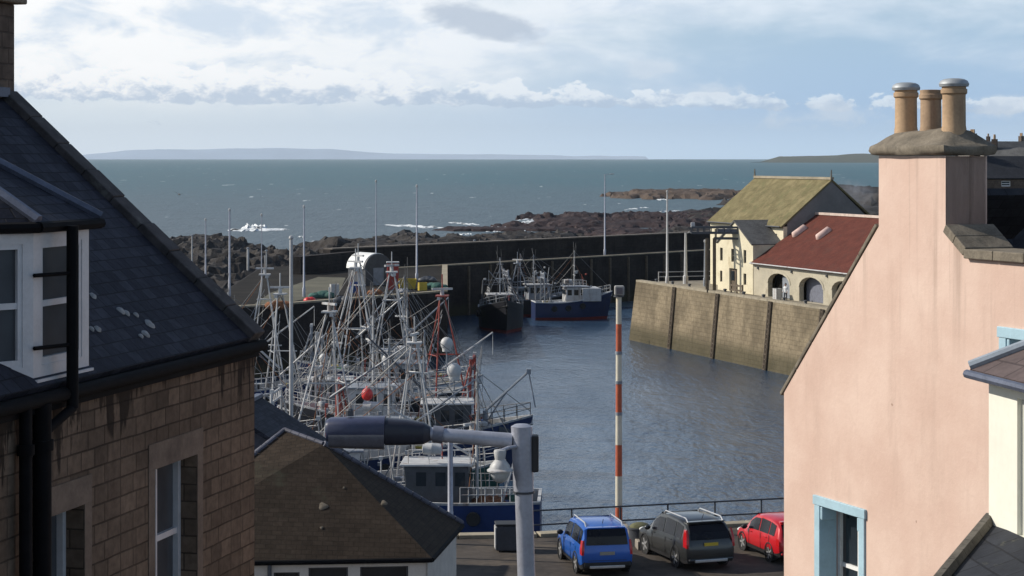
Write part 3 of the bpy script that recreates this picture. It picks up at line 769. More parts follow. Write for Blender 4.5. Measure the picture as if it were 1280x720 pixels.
for u in (844, 898, 964, 1029):
    k = (u-640)/F      # where that direction meets the quay face
    t_ = (A0.x-k*A0.y)/(k*WD.y-WD.x)
    m = MB()
    a = A0+WD*t_
    ang = math.atan2(WD.y, WD.x)
    p0 = a-WN*.12; p1 = a-WN*.85
    for s in (-.22, .22):
        m.tube((p0.x+WD.x*s, p0.y+WD.y*s, QZ+.05), (p1.x+WD.x*s, p1.y+WD.y*s, -.8), .14, n=6)
    for i in range(14):
        f = i/14; q = p0.lerp(p1, f); m.box((q.x, q.y, QZ-.2-f*7), (.6, .14, .1), ang)
    m.build('fender', woodw, hw)
for i in range(9):
    t_ = 4+i*4.7; p = A0+WD*t_+WN*.9
    o = MB().lathe([(.22, 0), (.16, .1), (.14, .35), (.22, .42), (.2, .5), (0, .54)], n=10).build('bollard', gear_k, smooth=40)
    o.location = (p.x, p.y, QZ)
    tag(o, 'small dark iron mooring bollard behind the coping of the sunlit quay', 'bollard', 'mooring bollards along the sunlit quay')
rl = thing('deck_railing', 'white two bar railing at the end of the sunlit quay below the tall white pole', 'railing', (0,0,0))
pts = [rq(.8, 2.5), rq(.8, 6), rq(.8, 9.5), rq(.8, 13), rq(.8, 16.5)]
for q in pts: MB().tube((*q, QZ), (*q, QZ+1.15), .06).build('post', gear_w, rl)
for h in (.55, 1.1): MB().tube((*pts[0], QZ+h), (*pts[-1], QZ+h), .05).build('rail', gear_w, rl)

ANG = math.atan2(WD.y, WD.x)     # local x along the quay (towards the camera), y inland
def qloc(t_, n_): p = Vector(rq(t_, n_)); return p
def win(parent, x0, x1, z0, z1, y, fm, gm, sash=True, fr=.07, depth=.06, name='window', mull=0, sill=None):
    w = MB()
    w.bx(x0, x0+fr, y-depth, y, z0, z1); w.bx(x1-fr, x1, y-depth, y, z0, z1)
    w.bx(x0+fr, x1-fr, y-depth, y, z1-fr, z1); w.bx(x0+fr, x1-fr, y-depth, y, z0, z0+fr*1.3)
    if sash: w.bx(x0+fr, x1-fr, y-depth*.8, y-.004, (z0+z1)/2-fr*.45, (z0+z1)/2+fr*.45)
    for i in range(mull):
        xm = x0+(x1-x0)*(i+1)/(mull+1); w.bx(xm-.018, xm+.018, y-depth*.7, y-.006, z0+fr*1.3, z1-fr)
    o = w.build(name, fm, parent)
    g = MB(); g.bx(x0+fr*.5, x1-fr*.5, y-.012, y+.012, z0+fr*.5, z1-fr*.5); g.build('pane', gm, o)
    if sill is not None:
        s = MB(); s.bx(x0-.1, x1+.1, y-.25, y-.0, z0-.13, z0-.003); s.build('sill', sill, o)
    return o
def rect(x0, x1, z0, z1): return [(x0, z0), (x1, z0), (x1, z1), (x0, z1)]
def arch(x0, x1, z0, z1, n=8):
    r = (x1-x0)/2; c = (x0+x1)/2; k = .42
    return [(x0, z0), (x1, z0)]+[(c+math.cos(a)*r, z1-r*k+math.sin(a)*r*k) for a in [math.pi*i/n for i in range(n+1)]]

# cream building, main block (local origin at quay-level left front corner)
nA = A0.dot(WN); wA = A0.dot(WD)
def put(wc, nc, z=QZ):           # world point from the wall-aligned coordinates
    p = WD*wc+WN*nc; return (p.x, p.y, z)
cb = thing('cream_warehouse', 'tall cream harbour building with a steep moss covered slate roof and gabled front wing', 'building', put(-217.8, 97.5), ANG)
L_, D_, HE = 18.8, 11.4, 7.1
mb = MB()
wins = [(11.6, 12.3), (14.3, 15.0), (1.2, 1.8), (16.6, 17.3)]
mb.wall([(0, 0), (L_, 0), (L_, HE), (0, HE)], [rect(a, b_, 4.9, 6.3) for a, b_ in wins], 0, .45)
mb.build('wall', harl_y, cb); MB().bx(0, L_, D_-.4, D_, 0, HE).build('rear_wall', harl_y, cb)
for a, b_ in wins: win(cb, a, b_, 4.9, 6.3, .2, woodw, glass_d)
for x in (0, L_-.45): ge = MB(); ge.add([(x, .46, 0), (x, D_-.41, 0), (x, D_-.41, HE), (x, D_/2, HE+4.75), (x, .46, HE+.35), (x+.45, .46, 0), (x+.45, D_-.41, 0), (x+.45, D_-.41, HE), (x+.45, D_/2, HE+4.75), (x+.45, .46, HE+.35)], [(0,1,2,3,4),(5,6,7,8,9),(3,4,9,8),(2,3,8,7),(0,4,9,5),(1,2,7,6)]); ge.build('gable', pm('shaded_harling', (.19,.185,.18), .9, .15, .5, .3), cb)  # cream harling greyed: the gable's shade is put into its colour
for sgn in (0, 1):
    y0 = -.35 if sgn == 0 else D_+.35
    m = MB(); m.slab([(-.2, y0, HE-.02), (L_+.1, y0, HE-.02), (L_+.1, D_/2, HE+5.0), (-.2, D_/2, HE+5.0)], .18); m.build('roof', slate_moss, cb)
m = MB(); m.bx(-.2, L_+.1, D_/2-.2, D_/2+.2, HE+4.95, HE+5.22); m.build('ridge_tiles', cope_q, cb)
for x in (-.25, L_-.1): m = MB(); m.tube((x, D_/2, HE+5.1), (x, D_/2, HE+6.0), .12, .06); m.build('finial', cope, cb)
m = MB(); m.tube((0, -.42, HE-.02), (L_, -.42, HE-.02), .08); m.build('gutter', gear_k, cb)
# gabled wing
WX0, WX1, WY = 9.8, 18.75, -3.5
he, ha = 5.2, 7.6
xm = (WX0+WX1)/2
holes = [rect(WX0+.3+a, WX0+1.0+a, 3.2, 4.6) for a in (.3, 3.2, 6.3)]+[rect(WX0+.6, WX0+1.2, .9, 2.1), rect(WX0+6.6, WX0+7.3, .9, 2.1), rect(WX0+3.0, WX0+5.0, .05, 2.5)]
m = MB(); m.wall([(WX0, 0), (WX1, 0), (WX1, he), (xm, ha), (WX0, he)], holes, WY, .4)
m.bx(WX0, WX0+.4, WY+.41, -.02, 0, he); m.bx(WX1-.4, WX1, WY+.41, -.02, 0, he); m.build('wing_wall', harl_y, cb)
for hq in holes[:5]: win(cb, hq[0][0], hq[1][0], hq[0][1], hq[2][1], WY+.2, woodw, glass_d, fr=.06)
hq = holes[5]; o = MB().bx(hq[0][0], hq[1][0], WY+.22, WY+.3, .05, 2.5).build('door', woodw, cb)
MB().bx(hq[0][0]+.1, hq[0][0]+.9, WY+.16, WY+.215, 1.2, 2.2).build('pane', glass_d, o)
for s, xe in ((-1, WX0-.25), (1, WX1+.05)):
    ze = he+(ha-he)*(1-abs(xe-xm)/(WX1-xm))
    m = MB(); m.slab([(xe, WY-.15, ze+.12), (xm, WY-.15, ha+.12), (xm, 2.4, ha+.12), (xe, 2.4, ze+.12)], .16); m.build('wing_roof', slate_grey, cb)

# red-roofed market building
rb = thing('red_roof_market', 'long low beige market building with a red tiled roof and arched doorways', 'building', put(-198.9, 94.0), ANG)
L2, D2, H2 = 40, 14.9, 3.35
def kx(u, n_):      # local x on the front plane where a direction u meets it
    k = (u-640)/F; c = n_
    yw = c/(WN.x*k+WN.y); return WD.x*k*yw+WD.y*yw+198.9
ars = [(kx(960, 94), kx(987, 94)), (kx(999, 94), kx(1029, 94)), (kx(1040, 94), kx(1068, 94)), (kx(1085, 94), kx(1115, 94))]
holes = [arch(a, b_, .02, 2.55) for a, b_ in ars]
m = MB(); m.wall([(0, 0), (L2, 0), (L2, H2), (0, H2)], holes, 0, .5); m.build('wall', harl_b, rb); MB().bx(0, L2, D2-.4, D2, 0, H2).build('rear_wall', harl_b, rb)
for a, b_ in ars:
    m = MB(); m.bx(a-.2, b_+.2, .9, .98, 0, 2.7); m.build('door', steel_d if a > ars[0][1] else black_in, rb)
for a, b_ in ars[:1]:
    m = MB(); m.bx(a+(b_-a)*.45, b_-.05, .55, .62, .05, 2.2); m.build('door_leaf', gear_g, rb)
for a, b_ in ars:      # raised surround of each arch
    m = MB(); r = (b_-a)/2; c = (a+b_)/2
    o_ = [(c+math.cos(t_)*(r+.28), 2.55-r*.42+math.sin(t_)*(r*.42+.28)) for t_ in [math.pi*i/8 for i in range(9)]]
    i_ = arch(a, b_, .02, 2.55)[2:]
    m.loft([[Vector((x, -.05, z)) for x, z in o_], [Vector((x, -.05, z)) for x, z in i_], [Vector((x, .02, z)) for x, z in i_]])
    m.build('arch_surround', harl_b, rb)
for x in (0, L2-.45): ge = MB(); ge.add([(x, .51, 0), (x, D2-.41, 0), (x, D2-.41, H2), (x, D2/2, H2+4.9), (x, .51, H2+.35), (x+.45, .51, 0), (x+.45, D2-.41, 0), (x+.45, D2-.41, H2), (x+.45, D2/2, H2+4.9), (x+.45, .51, H2+.35)], [(0,1,2,3,4),(5,6,7,8,9),(3,4,9,8),(2,3,8,7),(0,4,9,5),(1,2,7,6)]); ge.build('gable', harl_b, rb)
for y0 in (-.35, D2+.35):
    m = MB(); m.slab([(-.12, y0, H2-.02), (L2, y0, H2-.02), (L2, D2/2, H2+5.05), (-.12, D2/2, H2+5.05)], .16); m.build('roof', tile_red, rb)
m = MB(); m.bx(-.1, L2, D2/2-.22, D2/2+.22, H2+5.0, H2+5.25); m.build('ridge_tiles', pm('ridge_pale', (.52,.42,.36), .85, .2, 2, .2), rb)
m = MB(); m.bx(-.22, -.1, -.3, .2, H2-.1, H2+.1); m.tube((-.1, -.42, H2-.02), (L2, -.42, H2-.02), .07); m.build('gutter', gear_w, rb)
sl_ = 5.05/(D2/2+.35)
for u, v in ((1000, 291), (1030, 294)):
    best = None
    for i in range(300):
        for j in (0,):
            y_ = i*.025; z_ = H2-.02+(y_+.35)*sl_
            x_ = kx(u, 94+y_); wp = Vector(put(-198.9+x_, 94+y_, QZ+z_))
            vv = 197+(CZ-wp.z)*F/wp.y
            if best is None or abs(vv-v) < best[0]: best = (abs(vv-v), x_, y_, z_)
    _, x_, y_, z_ = best
    al = math.atan(sl_)
    m = MB()
    rr = []
    for q in (-.95, -.75, 0, .75, .95):
        k = .35 if abs(q) > .9 else 1.0
        rr.append([Vector((x_+math.cos(a)*.42*k, y_+q*math.cos(al)-math.sin(a)*.5*k*math.sin(al), z_+q*math.sin(al)+math.sin(a)*.5*k*math.cos(al)+.06)) for a in [math.pi*i/8 for i in range(9)]])
    m.loft(rr, caps=True); m.build('roof_ventilator', pm('vent_pink', (.60,.42,.36), .6, .15, 3, .1), rb, smooth=60)
for u in (948, 990, 1034):
    x_ = kx(u, 94); m = MB(); m.bx(x_-.12, x_+.12, -.14, -.003, 2.75, 3.0); m.build('wall_lamp', gear_k, rb)
# low timber barrier between the two buildings, stacked boxes, person
p = put(-199.6, 92.4)
th = thing('timber_barrier', 'low dark timber barrier by the corner of the beige market wall', 'barrier', p, ANG)
for x in (-1.4, 0, 1.4): MB().bx(x-.07, x+.07, -.07, .07, 0, 1.1).build('post', woodw, th)
for z in (.45, .95): MB().bx(-1.6, 1.6, -.11, -.072, z-.1, z+.1).build('board', woodw, th)

bx_ = kx(971.5, 92.8)
for k in range(4):
    nm = ('lowest white fish box of the stack in front of the first arched doorway', 'second white fish box from the ground in the stack by the first arch', 'third white fish box from the ground in the stack by the first arch', 'topmost white fish box of the stack in front of the first arched doorway')[k]
    fish_box(put(-198.9+bx_, 92.8, QZ+k*.29+.005), ANG, gear_w, nm, 'white fish boxes stacked by the market arch')

crate_stack(443, 366, 4, tarp, '%s blue fish box in the stack left of the shed front')
crate_stack(528, 363, 3, yellow, '%s yellow fish box in the short stack right of the skip')
crate_stack(418, 369, 4, gear_w, '%s white fish box in the stack beside the slip')
# conveyor gantry in front of the cream building
g0 = Vector(onz(893, 365, QZ))
gt = thing('loading_gantry', 'dark overhead steel loading gantry in front of the cream building', 'gantry', (g0.x, g0.y, QZ), 0)
dz = lambda v: CZ-(v-197)/F*g0.y-QZ
sx = lambda u: (u-640)/F*g0.y-g0.x
m = MB()
for v in (284, 291, 298):
    for yy in (-.7, .7): m.box(((sx(864)+sx(929))/2 if v < 296 else (sx(893)+sx(929))/2, yy, dz(v)), ((sx(929)-sx(864)) if v < 296 else (sx(929)-sx(893)), .16, .22))
m.build('beam', gear_k, gt)
m = MB()
for i in range(9):
    x = sx(864)+(sx(929)-sx(864))*i/8
    for yy in (-.7, .7): m.box((x, yy, (dz(284)+dz(291))/2), (.1, .1, dz(284)-dz(291)))
    m.box((x, 0, dz(291)), (.1, 1.4, .1))
m.build('lattice', gear_k, gt)
for u in (884, 893):
    for yy in (-.65, .65): MB().box((sx(u), yy, dz(298)/2), (.22, .22, dz(298))).build('leg', woodw, gt)
m = MB(); m.bx(sx(897), sx(928), -.5, .5, dz(290)-.08, dz(286)); m.build('conveyor_tray', steel_d, gt)
MB().box((sx(866), 0, dz(281)), (.4, .5, .5)).build('lamp', gear_w, gt)

# ---------------------------------------------------------------- people (skin modifier figure)
def person(loc, rz, label, shirt, trousers):
    sk = pm('skin', (.50,.30,.22), .6, .1, 6, .05)
    me = bpy.data.meshes.new('person')
    J = [((0,0,.98), .13), ((0,0,1.22), .145), ((0,.01,1.42), .15), ((0,.0,1.52), .06), ((0,-.01,1.60), .085), ((0,-.015,1.70), .10), ((0,-.01,1.79), .07),
         ((.19,0,1.43), .065), ((.26,.02,1.16), .05), ((.23,-.12,.93), .038), ((.22,-.17,.85), .04),
         ((-.19,0,1.43), .065), ((-.27,.02,1.17), .05), ((-.24,-.16,.97), .038), ((-.22,-.23,.91), .04),
         ((.10,0,.88), .095), ((.12,-.03,.50), .07), ((.13,.04,.09), .05), ((.14,-.13,.04), .045),
         ((-.10,0,.88), .095), ((-.13,-.02,.50), .07), ((-.15,.05,.09), .05), ((-.16,-.12,.04), .045)]
    ed = [(0,1),(1,2),(2,3),(3,4),(4,5),(5,6),(2,7),(7,8),(8,9),(9,10),(2,11),(11,12),(12,13),(13,14),(0,15),(15,16),(16,17),(17,18),(0,19),(19,20),(20,21),(21,22)]
    me.from_pydata([j[0] for j in J], ed, [])
    o = bpy.data.objects.new('person', me); COL.objects.link(o)
    o.location = loc; o.rotation_euler = (0,0,rz)
    s = o.modifiers.new('skin', 'SKIN'); s.use_smooth_shade = True
    for v, j in zip(me.skin_vertices[0].data, J): v.radius = (j[1], j[1]*(.75 if 0 < j[1] and j[0][2] > .9 and abs(j[0][0]) < .05 and j[0][2] < 1.5 else 1))
    me.skin_vertices[0].data[0].use_root = True
    o.modifiers.new('sub', 'SUBSURF').levels = 1; o.modifiers['sub'].render_levels = 2
    # bake, then colour by height
    dg = bpy.context.evaluated_depsgraph_get(); nm = bpy.data.meshes.new_from_object(o.evaluated_get(dg))
    o.modifiers.clear(); o.data = nm; nm.materials.clear()
    for mm in (sk, shirt, trousers, gear_k): nm.materials.append(mm)
    for p_ in nm.polygons:
        c = p_.center; p_.use_smooth = True
        p_.material_index = 0 if c.z > 1.53 or (abs(c.x) > .19 and c.z < 1.0 and c.z > .8) else 1 if c.z > .95 else 2 if c.z > .13 else 3
    tag(o, label, 'person')
    m = MB(); m.sphere((0, .015, 1.745), .118, (.95, 1.05, .9)); h = m.build('hair', gear_k, o, smooth=60)
    for v in h.data.vertices:
        if v.co.z < 1.70 and v.co.y < .02: v.co.y += .06
    return o
pp = put(-198.9+kx(982, 92.6), 92.6)
person(pp, R(-35), 'person in a white top and dark trousers standing beside the white fish boxes', white, gear_k)

# ---------------------------------------------------------------- town at the far right
def town_house(x, y, z, rz, L, D, h, rh, wm, rm, label, chim=True, name='town_house'):
    th = thing(name, label, 'house', (x, y, z), rz)
    MB().wall([(-L/2, -2), (L/2, -2), (L/2, h), (-L/2, h)], [rect(-L/4-.5, -L/4+.5, h*.45, h*.8), rect(L/4-.5, L/4+.5, h*.45, h*.8)], -D/2, .3).build('wall', wm, th); MB().bx(-L/2, L/2, D/2-.3, D/2, -2, h).build('rear_wall', wm, th)
    for q in (-L/4, L/4): win(th, q-.5, q+.5, h*.45, h*.8, -D/2+.15, white, glass_d)
    for xx in (-L/2, L/2-.3): m = MB(); m.add([(xx, -D/2+.31, -2), (xx, D/2-.31, -2), (xx, D/2-.31, h), (xx, 0, h+rh-.2), (xx, -D/2+.31, h), (xx+.3, -D/2+.31, -2), (xx+.3, D/2-.31, -2), (xx+.3, D/2-.31, h), (xx+.3, 0, h+rh-.2), (xx+.3, -D/2+.31, h)], [(0,1,2,3,4),(5,6,7,8,9),(0,4,9,5),(1,2,7,6),(3,4,9,8),(2,3,8,7)]); m.build('gable', wm, th)
    for s in (-1, 1):
        m = MB(); m.slab([(-L/2-.15, s*(D/2+.2), h-.05), (L/2+.15, s*(D/2+.2), h-.05), (L/2+.15, 0, h+rh), (-L/2-.15, 0, h+rh)], .14); m.build('roof', rm, th)
    if chim:
        for xx in (-L/2+.35, L/2-.35):
            c = MB().bx(xx-.34, xx+.34, -.6, .6, h+rh-.9, h+rh+1.1).build('chimney', stone_ch, th)
            for yy in (-.35, 0, .35): MB().lathe([(.13, h+rh+1.1), (.11, h+rh+1.7)], (xx, yy, 0), 8).build('chimney_pot', pot_m, c)
    return th
def twn(u, d, v, *a, **k):
    p = at(u, v, d); return town_house(p.x, p.y, p.z, *a, **k)
twn(1266, 215, 241, R(10), 9, 7, 1.6, 2.2, stone_ch, slate_p, 'far grey slated house with chimneys right of the pink chimney stack')
twn(1279, 270, 219, R(-20), 8, 6, 1.6, 2.0, harl_b, slate_grey, 'distant grey roofed beige house at the right edge of the view')
twn(1252, 300, 213, R(25), 11, 7, 2.0, 2.2, harl_w, slate_grey, 'distant long slated house low behind the far grey slated house')
for (u, d, v, rz, lab) in ((1245, 420, 207, 15, 'tiny pale cottage on the skyline nearest the chimney stack'), (1268, 450, 205, -25, 'tiny cottage on the skyline at the far right')):
    twn(u, d, v, R(rz), 12, 7, 2.4, 2.5, harl_w, slate_grey if u != 1268 else tile_red, lab)

# ---------------------------------------------------------------- stone house on the left
def stone_house():
    D = 26.0; C = at(318, 425, D); dirv = Vector((.242, 1.0)).normalized()
    th = thing('stone_house', 'brown stone house with a dark slate roof, white dormer and black downpipes', 'house', (C.x, C.y, 0), math.atan2(dirv.y, dirv.x))
    def lx(u):       # local x (negative towards the camera) on the wall plane
        k = (u-640)/F; y = (C.x-.242*C.y)/(k-.242); return (y-C.y)*math.hypot(1, .242), y
    def lz(v, y): return CZ-(v-197)/F*y
    EZ = C.z; base = 8.0
    xa, ya = lx(193); xb, yb = lx(246); xc, yc = lx(50); xd, yd = lx(105)
    w2 = rect(xa, xb, lz(587, ya)-1.75, lz(587, ya)); w1 = rect(xc, xd, lz(651, yc)-1.75, lz(651, yc))
    m = MB(); m.wall([(-14, base), (0, base), (0, EZ), (-14, EZ)], [w1, w2], 0, .5); m.build('wall', stone_l, th)
    s = 3.31; rise = 2.95
    g = MB()
    g.add([(-.5, .51, base), (-.5, 2*s, base), (-.5, 2*s, EZ), (-.5, s, EZ+rise), (-.5, .51, EZ+.3), (0, .51, base), (0, 2*s, base), (0, 2*s, EZ), (0, s, EZ+rise), (0, .51, EZ+.3)], [(0,1,2,3,4),(5,6,7,8,9),(3,4,9,8),(2,3,8,7),(0,4,9,5),(1,2,7,6)])
    g.build('gable', stone_l, th)
    MB().bx(-14, -.51, 2*s-.4, 2*s, base, EZ).build('rear_wall', stone_l, th)
    k = rise/s
    for sgn in (0, 1):
        y0 = -.07 if sgn == 0 else 2*s+.22
        m = MB(); m.slab([(-14, y0, EZ+(-.07 if sgn == 0 else -.22)*k+.12), (-.32, y0, EZ+(-.07 if sgn == 0 else -.22)*k+.12), (-.32, s, EZ+rise+.12), (-14, s, EZ+rise+.12)], .12)
        rf = m.build('roof', slate_l, th)
        if sgn == 0:
            r0 = rf
    # skew stones along the gable edge
    sk = MB()
    n = 9
    for i in range(n):
        f0 = i/n; f1 = (i+.985)/n
        a = Vector((-.17, -.09+(s+.09)*f0, EZ-.09*k+(rise+.09*k)*f0+.13)); b_ = Vector((-.17, -.09+(s+.09)*f1, EZ-.09*k+(rise+.09*k)*f1+.13))
        c = (a+b_)/2; sk.box(c, (.36, (b_-a).length, .17+.015*math.sin(i*2.7)), rx=math.atan2(rise, s))
    sk.build('skew_coping', pm('skew_stone', (.055,.05,.05), .9, .35, 4, .5, dirt=(.12,.12,.11), dscale=3), th, bevel=.015)
    sk2 = MB(); sk2.box((-7, s, EZ+rise+.16), (13.4, .26, .12)); sk2.build('ridge', lead, th)
    # gutter and pipes
    gt_ = MB(); gt_.tube((-14, -.105, EZ-.06), (.03, -.105, EZ-.06), .07, n=10); gt_.bx(-14, 0, -.06, -.003, EZ-.2, EZ-.0)
    gt_.build('gutter', black_iron, th, smooth=40)
    for u in (20, 41):
        x, y = lx(u); dp = MB(); dp.tube((x, -.1, base), (x, -.1, EZ-.1), .062 if u == 20 else .09, n=10)
        for z in (EZ-.5, EZ-2.1): dp.tube((x, -.1, z-.05), (x, -.1, z+.05), .085 if u == 20 else .11, n=10)
        dp.build('downpipe', black_iron, th, smooth=40)
    # windows
    for wq in (w1, w2):
        x0, x1, z0, z1 = wq[0][0], wq[1][0], wq[0][1], wq[2][1]
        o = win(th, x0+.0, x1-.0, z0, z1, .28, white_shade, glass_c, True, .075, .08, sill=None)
        m = MB(); m.bx(x0-.17, x1+.17, -.012, .2, z1+.003, z1+.29); m.build('lintel', stone_tr, th)
        MB().bx(x0-.17, x0-.003, -.01, .2, z0, z1).build('jamb', stone_tr, th); MB().bx(x1+.003, x1+.17, -.01, .2, z0, z1).build('jamb', stone_tr, th)
        m = MB(); m.bx(x0+.5, x0+.54, .20, .268, z0+.08, z1-.08); m.build('glazing_bar', white_shade, o)
    # dormer: front between u 44 and 107, canted near side
    x1, y1 = lx(44); x2, y2 = lx(107)
    zb, zt = EZ+.09, lz(279, y1); x2 += .12
    dm = thing0('dormer', th)
    cx = x1-.62; cy = .62+.1
    def panel(name, p0, p1, parent, cut, sash=.5):
        a = Vector((p0[0], p0[1], 0)); b_ = Vector((p1[0], p1[1], 0)); d = (b_-a); Lp = d.length; d.normalize(); an = math.atan2(d.y, d.x)
        q = MB(); q.wall([(0, zb), (Lp, zb), (Lp, zt), (0, zt)], [rect(cut[0], Lp-cut[1], zb+.16, zt-.2)], 0, .12)
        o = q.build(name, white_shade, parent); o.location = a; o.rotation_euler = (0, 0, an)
        x0, x1_ = cut[0], Lp-cut[1]; z0, z1 = zb+.16, zt-.2; zm = (z0+z1)/2; fr = .05
        w = MB(); y = .05
        w.bx(x0, x0+fr, y-.04, y+.03, z0, z1); w.bx(x1_-fr, x1_, y-.04, y+.03, z0, z1); w.bx(x0+fr, x1_-fr, y-.04, y+.03, z0, z0+fr*1.4); w.bx(x0+fr, x1_-fr, y-.04, y+.03, z1-fr, z1); w.bx(x0+fr, x1_-fr, y-.03, y+.025, zm-.03, zm+.03)
        wo = w.build('window', white_shade, parent); wo.location = a; wo.rotation_euler = (0, 0, an)
        g_ = MB(); g_.bx(x0+.02, x1_-.02, y+.002, y+.02, z0+.02, z1-.02); go = g_.build('window_pane', glass_c, parent); go.location = a; go.rotation_euler = (0, 0, an)
    panel('front_panel', (x1, .02), (x2, .02), dm, (.17, .16))
    panel('side_panel', (cx-.25, .02+.5), (x1, .02), dm, (.16, .12))
    ck = MB(); ck.add([(x2, .03, zb), (x2, .03, zt), (x2, 2.9, zt), (x2, 2.9, zt-.1), (x2-.1, .22, zb), (x2-.1, .22, zt), (x2-.1, 2.9, zt), (x2-.1, 2.9, zt-.1)], [(0,1,2,3),(4,5,6,7),(0,1,5,4),(1,2,6,5)]); ck.build('cheek', white_shade, dm)
    m = MB(); m.bx(x1-.01, x2+.01, -.03, .015, zb-.05, zb+.03); m.build('sill', white_shade, dm)
    # dormer roof: faceted, leaded hips
    ap = Vector(((x1+x2)/2-.35, 2.35, zt+1.42)); bk_ = Vector((ap.x, 3.6, zt+1.42))
    e = [Vector((cx-1.6, .95, zt)), Vector((cx-.3, .62, zt)), Vector((x1-.05, -.06, zt)), Vector((x2+.12, -.06, zt)), Vector((x2+.12, 3.4, zt))]
    m = MB()
    for a, b_ in zip(e, e[1:-1]): m.add([a, b_, ap], [(0,1,2)])
    m.add([e[3], e[4], bk_, ap], [(0,1,2,3)]); m.add([e[0], ap, bk_, Vector((cx-1.6, 3.4, zt))], [(0,1,2,3)])
    m.build('dormer_roof', slate_l, dm)
    m = MB()
    for q in e[1:4]: m.tube(q+Vector((0,0,.03)), ap+Vector((0,0,.05)), .055, n=6)
    m.build('hip_flashing', lead, dm)
    m = MB()
    for a, b_ in zip(e, e[1:-1]): m.tube(a+Vector((0,0,-.04)), b_+Vector((0,0,-.04)), .055, n=8)
    m.tube(e[3]+Vector((0,0,-.04)), e[4]+Vector((0,0,-.04)), .04); m.build('gutter', black_iron, dm)
    for a, b_ in zip(e[1:], e[2:4]):
        pass
    # dormer downpipe in front of the window with two brackets
    xp, yp = lx(72)
    dp = MB(); dp.tube((xp, -.16, EZ-.2), (xp, -.16, zt-.04), .06, n=10); dp.tube((xp, -.16, EZ-.2), (lx(45)[0], -.12, EZ-.36), .05, n=10)
    dp.build('dormer_downpipe', black_iron, th, smooth=40)
    for v in (341, 430):
        z = lz(v, yp); m = MB(); m.tube((xp, -.16, z), (x1-.02, .0, z), .022); m.build('pipe_bracket', black_iron, th)
    # pale discs on the slates painting in lens flare and window droplets
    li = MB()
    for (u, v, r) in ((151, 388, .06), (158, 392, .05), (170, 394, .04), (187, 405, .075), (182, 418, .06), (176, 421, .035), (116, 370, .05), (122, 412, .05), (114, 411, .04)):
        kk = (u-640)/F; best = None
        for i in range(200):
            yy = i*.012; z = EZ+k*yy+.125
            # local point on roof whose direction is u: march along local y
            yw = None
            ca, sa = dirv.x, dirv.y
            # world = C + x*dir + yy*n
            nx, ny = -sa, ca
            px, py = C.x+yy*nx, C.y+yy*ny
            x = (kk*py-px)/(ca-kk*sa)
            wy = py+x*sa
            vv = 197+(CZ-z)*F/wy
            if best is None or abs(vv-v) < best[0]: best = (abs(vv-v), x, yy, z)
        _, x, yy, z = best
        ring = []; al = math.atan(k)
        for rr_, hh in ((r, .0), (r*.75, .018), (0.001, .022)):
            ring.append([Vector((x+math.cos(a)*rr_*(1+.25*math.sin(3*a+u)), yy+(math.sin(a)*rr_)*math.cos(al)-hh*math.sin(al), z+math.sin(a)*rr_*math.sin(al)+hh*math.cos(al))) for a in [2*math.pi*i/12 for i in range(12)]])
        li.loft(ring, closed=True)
    li.build('flare_blob', flare_blob, th, smooth=60)
    # chimney at the ridge end
    x = -.45
    yc_ = s+.56
    c = MB(); c.bx(-.95, .0, yc_-.6, yc_+.75, EZ+rise-1.2, EZ+rise+1.30); co_ = c.build('chimney', stone_ch, th, bevel=.02)
    m = MB(); m.bx(-1.07, .12, yc_-.72, yc_+.87, EZ+rise+1.305, EZ+rise+1.42); m.bx(-.98, .03, yc_-.62, yc_+.77, EZ+rise+1.422, EZ+rise+1.5); m.build('chimney_cap', cope, co_, bevel=.02)
    for yy in (yc_-.3, yc_+.35): MB().lathe([(.15, EZ+rise+1.45), (.13, EZ+rise+2.0), (.16, EZ+rise+2.06), (.15, EZ+rise+2.12)], (-.47, yy, 0), 12).build('chimney_pot', pot_m, co_, smooth=40)
def thing0(name, parent):
    o = bpy.data.objects.new(name, None); COL.objects.link(o); o.parent = parent; return o
stone_house()

